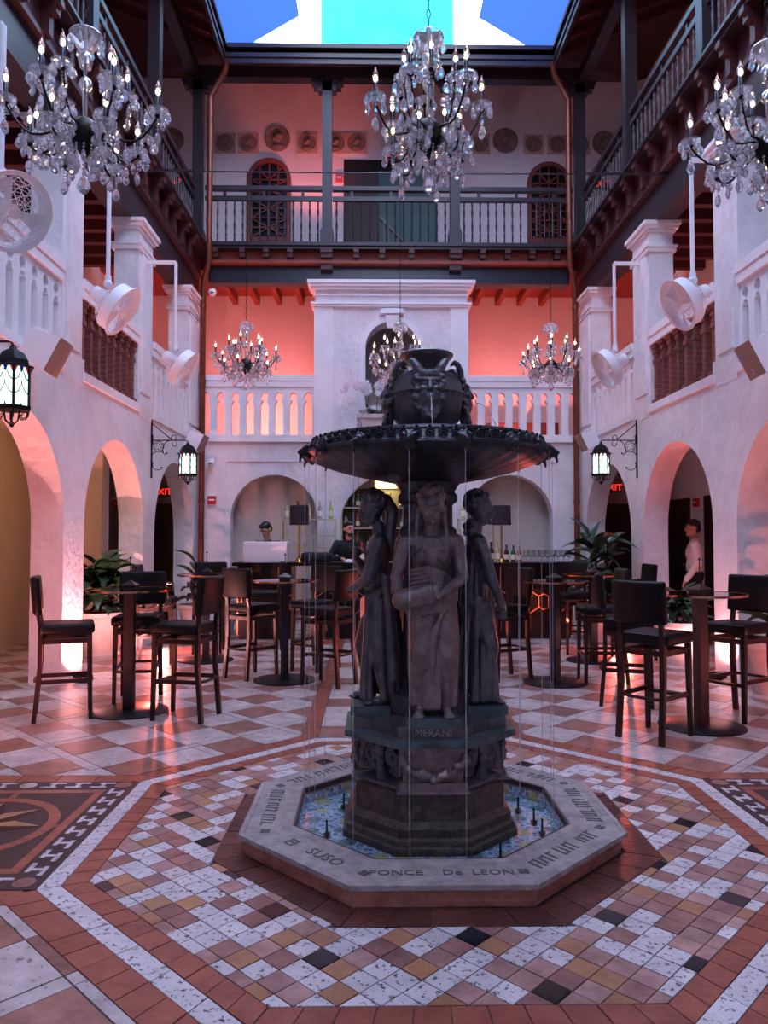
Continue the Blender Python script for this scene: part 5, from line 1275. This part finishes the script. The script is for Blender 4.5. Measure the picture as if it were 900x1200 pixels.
for x0, x1, q in ((-2.34, -1.52, 'under the white cloth box'), (-1.22, .92, 'behind the fountain statues'), (.96, 2.70, 'under the rows of wine glasses')):
    t = thing('bar_counter', 'black bar counter with gold hexagon lattice '+q, 'bar', (0, 0, 0), 0, 'bar counter units')
    MB().box(x0, x1, bar_y, bar_y+.5, .06, 1.10).build('body', 'bar_black', t); MB().box(x0+.02, x1-.02, bar_y+.04, bar_y+.46, 0, .06).build('plinth', 'bar_black', t); hexlat(t, x0, x1)
    for x in (x0, x1): MB().box(x-.012, x+.012, bar_y-.012, bar_y+.02, .06, 1.10).build('edge_strip', 'rose_gold', t)
tag(MB().box(-2.42, 2.78, bar_y-.05, bar_y+.58, 1.10, 1.15).build('bar_worktop', 'bar_black'), 'long glossy black worktop of the bar', 'worktop')
TOP = 1.15
# shaded lamps
for x, q in ((-1.44, 'beside the white cloth box'), (1.67, 'beside the wine bottles')):
    t = thing('table_lamp', 'brass beaded lamp with dark drum shade standing on the bar '+q, 'lamp', (x, 7.62, TOP), 0, 'bar lamps')
    MB().lathe([(.01, 0), (.075, 0), (.07, .02), (.05, .04), (.045, .06), (.02, .075), (.012, .08)], 20).build('base', 'brass', t, 40)
    m = MB()
    for k in range(12): m.ell((0, 0, .10+.04*k), (.022, .022, .021), 10, 8)
    m.cyl((0, 0, .07), (0, 0, .86), .008); m.build('stem', 'brass', t, 60)
    m = MB(); m.lathe([(.15, .57), (.152, .57), (.142, .87), (.14, .87)], 28, loop=True); m.build('shade', 'lampshade', t, 40)
    MB().ell((0, 0, .875), .014).build('finial', 'brass', t, 60)
# cloth-covered box
m = rbox(.66, .42, .32, .02)
bm = bmesh.new(); bm.from_mesh(m); bmesh.ops.subdivide_edges(bm, edges=bm.edges, cuts=2, use_grid_fill=True)
for v in bm.verts: v.co += Vector((1, 1, .3))*.012*noise.noise(v.co*7)
bm.to_mesh(m); bm.free()
o = part_mesh('covered_box', m, 'linen', None, (-1.94, 7.62, TOP+.155)); tag(o, 'box draped in white linen on the bar in front of a bartender', 'box')
o = part_mesh('black_bag', rbox(.46, .26, .15, .06, 4), 'cloth_black', None, (-1.18, 7.70, TOP+.074)); tag(o, 'soft black bag lying on the bar behind the brass lamp', 'bag')
tag(MB().lathe([(.005, 0), (.06, .0), (.05, .03), (.02, .045), (.005, .045)], 12, (-.68, 7.60, TOP)).build('napkin', 'linen', None, 50), 'crumpled white napkin on the bar beside the black bag', 'napkin')
# bottles
def bottle(x, y, z, h, m, label, cat='bottle', cap='wax', lab='label', grp='bottles', fat=1.0):
    t = thing('bottle', label, cat, (x, y, z), 0, grp); r = .037*fat
    MB().lathe([(.004, 0), (r, 0), (r, h*.55), (r*.85, h*.64), (r*.38, h*.74), (.0135, h*.80), (.0135, h*.98), (.004, h*.98)], 14).build('glass_body', m, t, 40)
    MB().lathe([(r+.001, h*.16), (r+.001, h*.45)], 14).build('paper_label', lab, t, 40); MB().lathe([(.004, h*.86), (.0155, h*.86), (.0155, h), (.004, h)], 10).build('cap', cap, t, 40)
for x, h, mt, cp, q in ((1.50, .31, 'wine', 'black_plastic', 'dark wine bottle nearest the gowned statue on the bar'), (1.60, .31, 'pale_bottle', 'pale_bottle', 'pale wine bottle beside the dark wine bottle on the bar'), (1.735, .27, 'wine', 'black_plastic', 'short dark bottle at the foot of the lamp by the glasses'), (1.84, .26, 'green_bottle', 'green_bottle', 'small green bottle on the bar'), (1.93, .25, 'amber', 'brass', 'small amber bottle right next to the wine glasses')):
    bottle(x, 7.55, TOP, h, mt, q, cap=cp, grp='bottles on the bar')
bottle(-.48, 7.52, TOP, .30, 'amber', 'square amber bottle with dripping red wax neck on the bar', cap='wax', grp='bottles on the bar', fat=1.25)
tag(MB().box(-.31, -.24, 7.5, 7.53, TOP, TOP+.12).build('menu_card', 'alarm_red'), 'small red card beside the red wax bottle', 'card')
# wine glasses
g = MB(); g.lathe([(.004, 0), (.034, .0), (.034, .003), (.005, .006), (.004, .075), (.02, .085), (.036, .11), (.040, .14), (.034, .19), (.0325, .19), (.038, .14), (.034, .112), (.018, .09), (.003, .085)], 14); GM = g.mesh('wine_glass', 50); GM.materials.append(MATS['glass'])
for r_ in range(3):
    for k in range(9):
        o = link('wine_glass', GM, None, (2.02+.083*k+.02*(r_ % 2), 7.50+.13*r_, TOP)); tag(o, 'clear stemmed wine glass in the rows at the bar end', 'glass', 'wine glasses on the bar')
# back shelves beside the arches
def shelf_unit(x0, x1, y, zs, label, nb, ng, seed):
    random.seed(seed); t = thing('drinks_shelf', label, 'shelf', (0, 0, 0), 0, 'drinks shelves')
    for x in (x0, x1):
        for yy in (y-.14, y+.14): MB().box(x-.012, x+.012, yy-.012, yy+.012, 0, zs[-1]).build('upright', 'shelf', t)
    for z in zs: MB().box(x0-.012, x1+.012, y-.15, y+.15, z-.02, z).build('shelf_board', 'shelf', t)
    for k in range(nb):
        x = x0+.08+(x1-x0-.16)*k/max(1, nb-1); mt = ('pale_bottle', 'wine', 'pale_bottle', 'clear_bottle')[k % 4]
        bottle(x, y, zs[-1], .32, mt, ('%s bottle standing on the top of the brass-edged shelf ' % {'pale_bottle': 'pale', 'wine': 'dark', 'clear_bottle': 'clear'}[mt])+('behind the cloth box' if x0 < 0 else 'behind the gowned statue'), cap='black_plastic' if mt == 'wine' else 'pale_bottle', grp='bottles on the shelves')
    for z in zs[:-1]:
        for k in range(ng):
            o = link('tumbler', TM, None, (x0+.06+(x1-x0-.12)*k/(ng-1), y-.04, z)); tag(o, 'clear tumbler on the %s board of the brass-edged shelf ' % {.9: 'bottom', 1.36: 'second', 1.57: 'third'}[z]+('behind the cloth box' if x0 < 0 else 'behind the gowned statue'), 'glass', 'tumblers on the shelves %d' % seed)
g = MB(); g.lathe([(.004, 0), (.03, 0), (.038, .11), (.036, .11), (.028, .006), (.004, .006)], 12); TM = g.mesh('tumbler', 50); TM.materials.append(MATS['glass'])
shelf_unit(-1.92, -.98, 9.45, (.9, 1.36, 1.57, 1.86), 'brass-edged shelf of glasses behind the cloth box', 5, 8, 1)
shelf_unit(1.22, 1.86, 9.45, (.9, 1.36, 1.57, 1.86), 'brass-edged shelf of glasses behind the gowned statue', 3, 6, 2)
# lit back bar in the middle arch
random.seed(9)
t = thing('back_bar', 'lit back bar of brass shelves full of bottles in the middle arch', 'shelf')
MB().box(-.92, .98, YB+.42, YB+.46, 0, 2.98).build('back_panel', 'olive_wall', t)
for x in (-.9, -.28, .34, .96): MB().box(x-.02, x+.02, YB+.08, YB+.42, 0, 2.95).build('upright', 'shelf', t)
for z in (1.0, 1.36, 1.72, 2.10): MB().box(-.92, .98, YB+.08, YB+.42, z-.022, z).build('shelf_board', 'shelf', t)
MB().box(-.92, .98, YB+.36, YB+.415, 2.47, 2.97).build('top_panel', 'bar_cream', t)
for z in (1.36, 1.72, 2.10):
    for k in range(9):
        x = -.8+.21*k+random.uniform(-.03, .03)
        if abs(x+.28) < .06 or abs(x-.34) < .06: continue
        mt, cp = random.choice((('amber', 'wax'), ('clear_bottle', 'black_plastic'), ('wine', 'black_plastic'), ('clear_bottle', 'wax'), ('green_bottle', 'brass')))
        bottle(x, YB+.22, z, random.uniform(.22, .29), mt, '%s %s-capped spirits bottle on the %s shelf of the lit back bar' % ({'amber': 'amber', 'clear_bottle': 'clear', 'wine': 'dark', 'green_bottle': 'green'}[mt], {'wax': 'red', 'black_plastic': 'black', 'brass': 'brass'}[cp], {1.36: 'lowest', 1.72: 'middle', 2.10: 'top'}[z]), cap=cp, grp='bottles of the back bar')

# ================================================================== PEOPLE
def person(loc, rz, label, pose, shirt, skin='skin', beard=False):
    t = thing('person', label, 'person', loc, rz)
    A = pose; lean = A.get('lean', 0); hz = lambda x, y, z: (x, y-math.sin(lean)*max(0, z-.95), .95+(z-.95)*math.cos(lean) if z > .95 else z)
    body, sh, tr, hair_ = MB(), MB(), MB(), MB()
    def both(p0, p1, r0, r1, cl=None, g=.012):
        body.cap(p0, p1, r0, r1)
        if cl is not None: cl.cap(p0, p1, r0+g, r1+g)
    # legs
    for s in (-1, 1):
        both((s*.095, 0, .92), (s*.10, -.01, .50), .085, .058, tr); both((s*.10, -.01, .50), (s*.105, .02, .09), .056, .04, tr, .018)
        body.cap((s*.105, .03, .05), (s*.12, -.12, .04), .045, .038)
    # trunk
    for c, r in (((0, 0, .98), (.16, .105, .12)), ((0, 0, 1.12), (.15, .10, .15)), ((0, .0, 1.30), (.175, .105, .15))):
        c = hz(*c); body.ell(c, r); (tr if r[2] == .12 else sh).ell(c, tuple(q+.022 for q in r))
    sh.ell(hz(0, 0, 1.02), (.17, .115, .10))
    S_ = [hz(s*.185, .0, 1.42) for s in (-1, 1)]
    both(hz(-.14, .0, 1.41), hz(.14, .0, 1.41), .065, .065, sh)
    body.cap(hz(0, .0, 1.44), hz(0, -.01, 1.56), .058, .054); sh.cap(hz(0, 0, 1.44), hz(0, -.0, 1.475), .068, .064)
    for k, s in enumerate((-1, 1)):
        el, wr = A['arms'][k]; both(S_[k], el, .052, .042, sh, .02); both(el, wr, .040, .028, sh, .014)
        d_ = (Vector(wr)-Vector(el)).normalized(); hand(body, Vector(wr)+d_*.01, d_, 1.55)
    # head
    hc = Vector(hz(0, -.02, 1.665)); R = Matrix.Rotation(A.get('turn', 0), 3, 'Z') @ Matrix.Rotation(A.get('tilt', 0), 3, 'X'); T = lambda x, y, z: hc+R @ Vector((x, y, z))
    body.ell(T(0, .005, .02), (.076, .094, .098), 14, 10, R=R); body.ell(T(0, -.028, -.05), (.058, .064, .07), 12, 8, R=R)
    body.cap(T(0, -.092, .015), T(0, -.108, -.022), .010, .016, 8); body.cap(T(-.018, -.088, -.055), T(.018, -.088, -.055), .010, .010, 8); body.ell(T(0, -.082, -.095), .02, 8, 6)
    for s in (-1, 1): body.ell(T(s*.079, .012, -.005), (.013, .022, .032), 8, 6); body.cap(T(s*.012, -.09, .032), T(s*.05, -.076, .034), .009, .008, 8)
    hair_.ell(T(0, .022, .045), (.085, .096, .085), 14, 10, R=R); hair_.ell(T(0, -.035, .088), (.066, .055, .036), 12, 8, R=R); hair_.ell(T(0, .06, -.01), (.072, .055, .07), 12, 8, R=R)
    b_ = blob(body, 'body', skin, t, .011, 2); h_ = blob(hair_, 'hair', 'hair', t, .009, 1)
    for s in (-1, 1):
        MB().ell(T(s*.031, -.081, .014), (.012, .008, .007), 8, 6).build('eye', 'black_plastic', t, 60)
        MB().cap(T(s*.016, -.096, .034), T(s*.048, -.083, .038), .005, .004, 8).build('eyebrow', 'hair', t, 60)
    if beard:
        bd = MB(); bd.ell(T(0, -.055, -.085), (.05, .045, .04), R=R)
        for s in (-1, 1): bd.chain([T(s*.07, -.005, -.01), T(s*.062, -.03, -.06), T(s*.03, -.07, -.095)], [.012, .018, .018])
        bd.cap(T(-.025, -.096, -.042), T(.025, -.096, -.042), .007, .007); blob(bd, 'beard', 'hair', t, .008, 1)
    blob(sh, 'shirt', shirt, t, .011, 2); blob(tr, 'trousers', 'cloth_black', t, .013, 2)
    for s in (-1, 1): m = MB(); m.cap((s*.105, .035, .05), (s*.122, -.13, .045), .052, .045); blob(m, 'shoe', 'black_plastic', t, .012, 1)
    return t
person((-.70, 8.28, 0), .0, 'bearded bartender in a black shirt standing behind the bar', dict(arms=[((-.30, -.06, 1.20), (-.12, -.28, 1.19)), ((.30, -.06, 1.20), (.13, -.27, 1.19))], turn=.55, tilt=.05), 'cloth_black', 'skin', True)
person((-1.98, 8.27, 0), -.35, 'bartender in a black shirt bending his head over the cloth-covered box', dict(arms=[((-.27, -.12, 1.24), (-.17, -.36, 1.20)), ((.27, -.12, 1.24), (.17, -.36, 1.20))], tilt=.6, lean=.15, turn=-.35), 'cloth_black', 'skin2')
person((4.32, 6.82, 0), -PI/2-.35, 'man in a pale shirt and dark trousers standing in the arched corridor', dict(arms=[((-.26, .03, 1.16), (-.24, -.10, .92)), ((.26, .03, 1.16), (.23, -.12, .93))], turn=.1, tilt=.1), 'cloth_white', 'skin2')

# ================================================================== PLANTS
random.seed(77)
def leaf_mesh(L, w_, droop):
    mb = MB(); n = 7; V = []
    for i in range(n+1):
        f = i/n; ww = w_*math.sin(PI*min(1, f*.93+.07))**.8*(1-f*.15) if i < n else .003; z = .35*L*f-droop*L*f*f; x = L*f*(1-.15*f)
        V += [(x, -ww/2, z+.25*ww), (x, 0, z), (x, ww/2, z+.25*ww)]
    mb.add(V, [(3*i+j, 3*i+3+j, 3*i+4+j, 3*i+1+j) for i in range(n) for j in range(2)]); me = mb.mesh('leaf', 60); me.materials.append(MATS['leaf']); return me
LV = [leaf_mesh(.44, .16, .5), leaf_mesh(.38, .15, .8), leaf_mesh(.47, .165, .25)]
def plant(loc, z0, label, nleaf, sc, stemz, pot, seed):
    random.seed(seed); t = thing('potted_plant', label, 'plant', (loc[0], loc[1], 0), 0, 'potted plants')
    pz, pr = pot
    MB().lathe([(.02, 0), (pr*.62, 0), (pr*.66, .04), (pr*.6, .07), (pr*.85, pz*.6), (pr*.93, pz-.07), (pr*1.04, pz-.05), (pr*1.04, pz), (pr*.92, pz), (pr*.88, pz-.05), (.02, pz-.05)], 28).build('pot', 'planter', t, 40)
    MB().cyl((0, 0, pz-.06), (0, 0, pz-.03), pr*.88, n=20).build('soil', 'soil', t)
    ns = 3 if nleaf > 20 else 1
    for s in range(ns):
        a = s*2.1; b = (.06*math.cos(a)*sc, .06*math.sin(a)*sc); MB().tube([(b[0], b[1], pz-.05), (b[0]*1.6, b[1]*1.6, (pz+stemz)/2), (b[0]*2, b[1]*2, stemz)], .014, 6).build('stem', 'stem', t)
    for k in range(nleaf):
        s = k % ns; a = s*2.1; f = random.random(); z = stemz-(stemz-pz)*.95*f if ns > 1 or stemz-pz > .3 else stemz
        o = link('leaf', random.choice(LV), t, (.1*math.cos(a)*sc*(ns > 1), .1*math.sin(a)*sc*(ns > 1), z))
        o.rotation_euler = (random.uniform(-.2, .2), -random.uniform(.0, .85)*(1-f*.7)+.1*f, k*2.39996); q = sc*random.uniform(.8, 1.15); o.scale = (q, q, q)
plant((-3.78, 5.75), 0, 'dense dark green plant in a low pot inside the arch by the pink uplight', 80, 1.15, 1.12, (.58, .34), 1)
plant((-3.05, 7.75), 0, 'spiky green plant in the left corner by the copper downpipe', 16, .95, 1.12, (.5, .26), 2)
plant((-2.66, 8.15), 0, 'small green plant next to the spiky corner plant', 12, .62, .98, (.5, .2), 3)
plant((2.98, 7.0), 0, 'tall broad-leaved plant at the end of the bar beside the wine glasses', 52, 1.18, 1.48, (.55, .28), 4)
plant((3.22, 4.72), 0, 'low green plant in a pale urn before the arch with the man', 30, .85, .80, (.56, .33), 5)
plant((3.42, 3.0), 0, 'green plant in a pale urn beside the stool facing the fountain', 16, .9, 1.0, (.56, .3), 6)
# window box with orchids before the pavilion
t = thing('orchid_planter', 'pale window box with dark leaves below the arched pavilion window', 'planter', (.03, YB-.42, 3.46))
m = MB()
def lo(z0, z1, a, b, c, d): m.add([(-a, -b, z0), (a, -b, z0), (a, b, z0), (-a, b, z0), (-c, -d, z1), (c, -d, z1), (c, d, z1), (-c, d, z1)], [(3,2,1,0),(4,5,6,7),(0,1,5,4),(1,2,6,5),(2,3,7,6),(3,0,4,7)])
lo(0, .2, .5, .16, .58, .2); lo(.2, .27, .63, .23, .63, .23); m.build('box', 'planter', t)
for k in range(26):
    o = link('leaf', LV[k % 3], t, (-.45+.9*random.random(), random.uniform(-.1, .1), .26)); o.rotation_euler = (0, -.9*random.random(), k*2.4); o.scale = (.6, .6, .6)
struct(MB().box(-.7, .76, YB-.66, YB-.14, 3.32, 3.46).build('trim_13', 'smooth_white'))
fl = MB()
for k in range(5): a = k*2*PI/5; fl.add([(0, 0, 0), (.035*math.cos(a-.5), .008, .035*math.sin(a-.5)), (.05*math.cos(a), .0, .05*math.sin(a)), (.035*math.cos(a+.5), .008, .035*math.sin(a+.5))], [(0, 1, 2, 3)])
fl.ell((0, -.008, 0), (.01, .012, .01), 6, 4); FLM = fl.mesh('blossom', 60); FLM.materials.append(MATS['petal'])
for i, (x, dx) in enumerate(((-.40, -.42), (-.33, -.30), (-.25, .18), (-.38, -.15), (-.1, .3), (.3, .25))):
    t = thing('orchid', 'white orchid spray arching from the window box by the pavilion arch', 'flower', (x, YB-.42, 3.70), 0, 'white orchids')
    pts = [(dx*f**1.6, -.05*f, .62*math.sin(f*2.2)) for f in [k/10 for k in range(11)]]; MB().tube(pts, .005, 5).build('stem', 'stem', t)
    for k in range(4, 11):
        p = pts[k]
        for q in (-1, 1): o = link('blossom', FLM, t, (p[0]+q*.03+random.uniform(-.02, .02), p[1]-.02, p[2]+random.uniform(-.04, .02))); o.rotation_euler = (random.uniform(-.3, .3), random.uniform(0, 3), random.uniform(-.5, .5)); o.scale = (1.4, 1.4, 1.4)
# ================================================================== UPLIGHTS (fixture and lamp together)
def uplight(x, y, z, aim, energy, color, label, led='led', spot=1.9, size=.04, group='uplights', lname='uplight_lamp'):
    t = thing('uplight', label, 'uplight', (x, y, z), 0, group)
    A = Vector(aim).normalized(); M4 = A.to_track_quat('Z', 'Y').to_matrix().to_4x4()
    m = MB(); m.box(-.075, .075, -.055, .055, -.06, .0); m.box(-.085, .085, -.065, .065, -.004, .012); o = m.build('housing', 'iron', t); o.matrix_local = Matrix.Translation((0, 0, .07)) @ M4
    m = MB(); m.box(-.065, .065, -.045, .045, .012, .016); o = m.build('lens', led, t); o.matrix_local = Matrix.Translation((0, 0, .07)) @ M4
    m = MB(); m.box(-.05, .05, -.03, .03, 0, .012); m.bar((0, 0, -z if z < .5 else 0), (0, 0, .05), .02, .03); m.build('foot', 'iron', t)
    p = Vector((x, y, z+.07))+A*.03
    lamp('SPOT', lname, p, energy, color, size, p+A, spot, .7)
# floodlights seen at the feet of the piers (the fourth one hides behind the stools in its own red glow)
uplight(-3.36, 4.02, 0, (.03, .45, .9), 260, PINK, 'small floodlight with glaring pink lens at the foot of the left pier', spot=2.7, size=.02)
uplight(-3.30, 6.75, .14, (.35, -.75, .35), 190, (1, .16, .12), 'small floodlight with red lens at the foot of the pier by the left EXIT arch', 'led_red', 2.8)
uplight(3.36, 4.05, 0, (-.03, .35, .95), 70, PINK, 'small floodlight with pale lens at the foot of the right pier', 'led_white', spot=2.6)
uplight(3.25, 6.75, .14, (-.35, -.75, .35), 220, (1, .16, .12), 'small floodlight glowing red at the foot of the pier by the tall plant', 'led_red', 2.8)
# the next pier on each side, outside the frame: its floodlight is what colours the jamb and soffit of the nearest arch
uplight(-3.36, 1.35, 0, (-.05, .7, .8), 150, (1, .20, .13), 'floodlight at the foot of the pier below the near iron lantern', spot=2.2, lname='uplight_left_offscreen')
uplight(3.36, 1.35, 0, (.05, .7, .8), 100, (1, .20, .13), 'floodlight at the foot of the pier beyond the urn and stool', spot=2.2, lname='uplight_right_offscreen')
# second-floor galleries: floodlights hidden behind the balustrades that wash the walls
for x, q in ((-2.45, 'behind the balustrade by the security camera'), (2.5, 'behind the balustrade by the dark cabinets')):
    uplight(x, YB+.55, 3.27, (0, .75, 1), 270, (1, .20, .16), 'red floodlight on the second-floor gallery '+q, 'led_red', 2.6)
for s in (-1, 1):
    uplight(s*4.3, 6.75, 3.27, (s*.6, 0, 1), 110, (1, .22, .16), 'red floodlight on the side gallery floor, %s wing' % ('ochre corridor' if s < 0 else 'white corridor'), 'led_red', 2.6)
# third floor: red light rising from behind the post onto the wall with the medallions, and on the side galleries
uplight(-1.17, YB+.38, 6.86, (-.5, 1.2, 3.2), 300, (1, .18, .14), 'red floodlight behind the timber post left of the green doorway', 'led_red', .95)
for s in (-1, 1): uplight(s*4.3, 5.6, 6.86, (s*.2, 0, 1), 40, RED, 'red floodlight on the third-floor side gallery, %s wing' % ('ochre corridor' if s < 0 else 'white corridor'), 'led_red', 2.4)
# warm ceiling light of the left corridor (above the arch, behind the wall) and the lamp over the back bar
lamp('POINT', 'corridor_lamp', (-4.3, 5.0, 2.92), 20, (1, .64, .26), .06)
lamp('POINT', 'back_bar_lamp', (-.02, YB+.22, 2.55), 14, (1, .86, .40), .05)
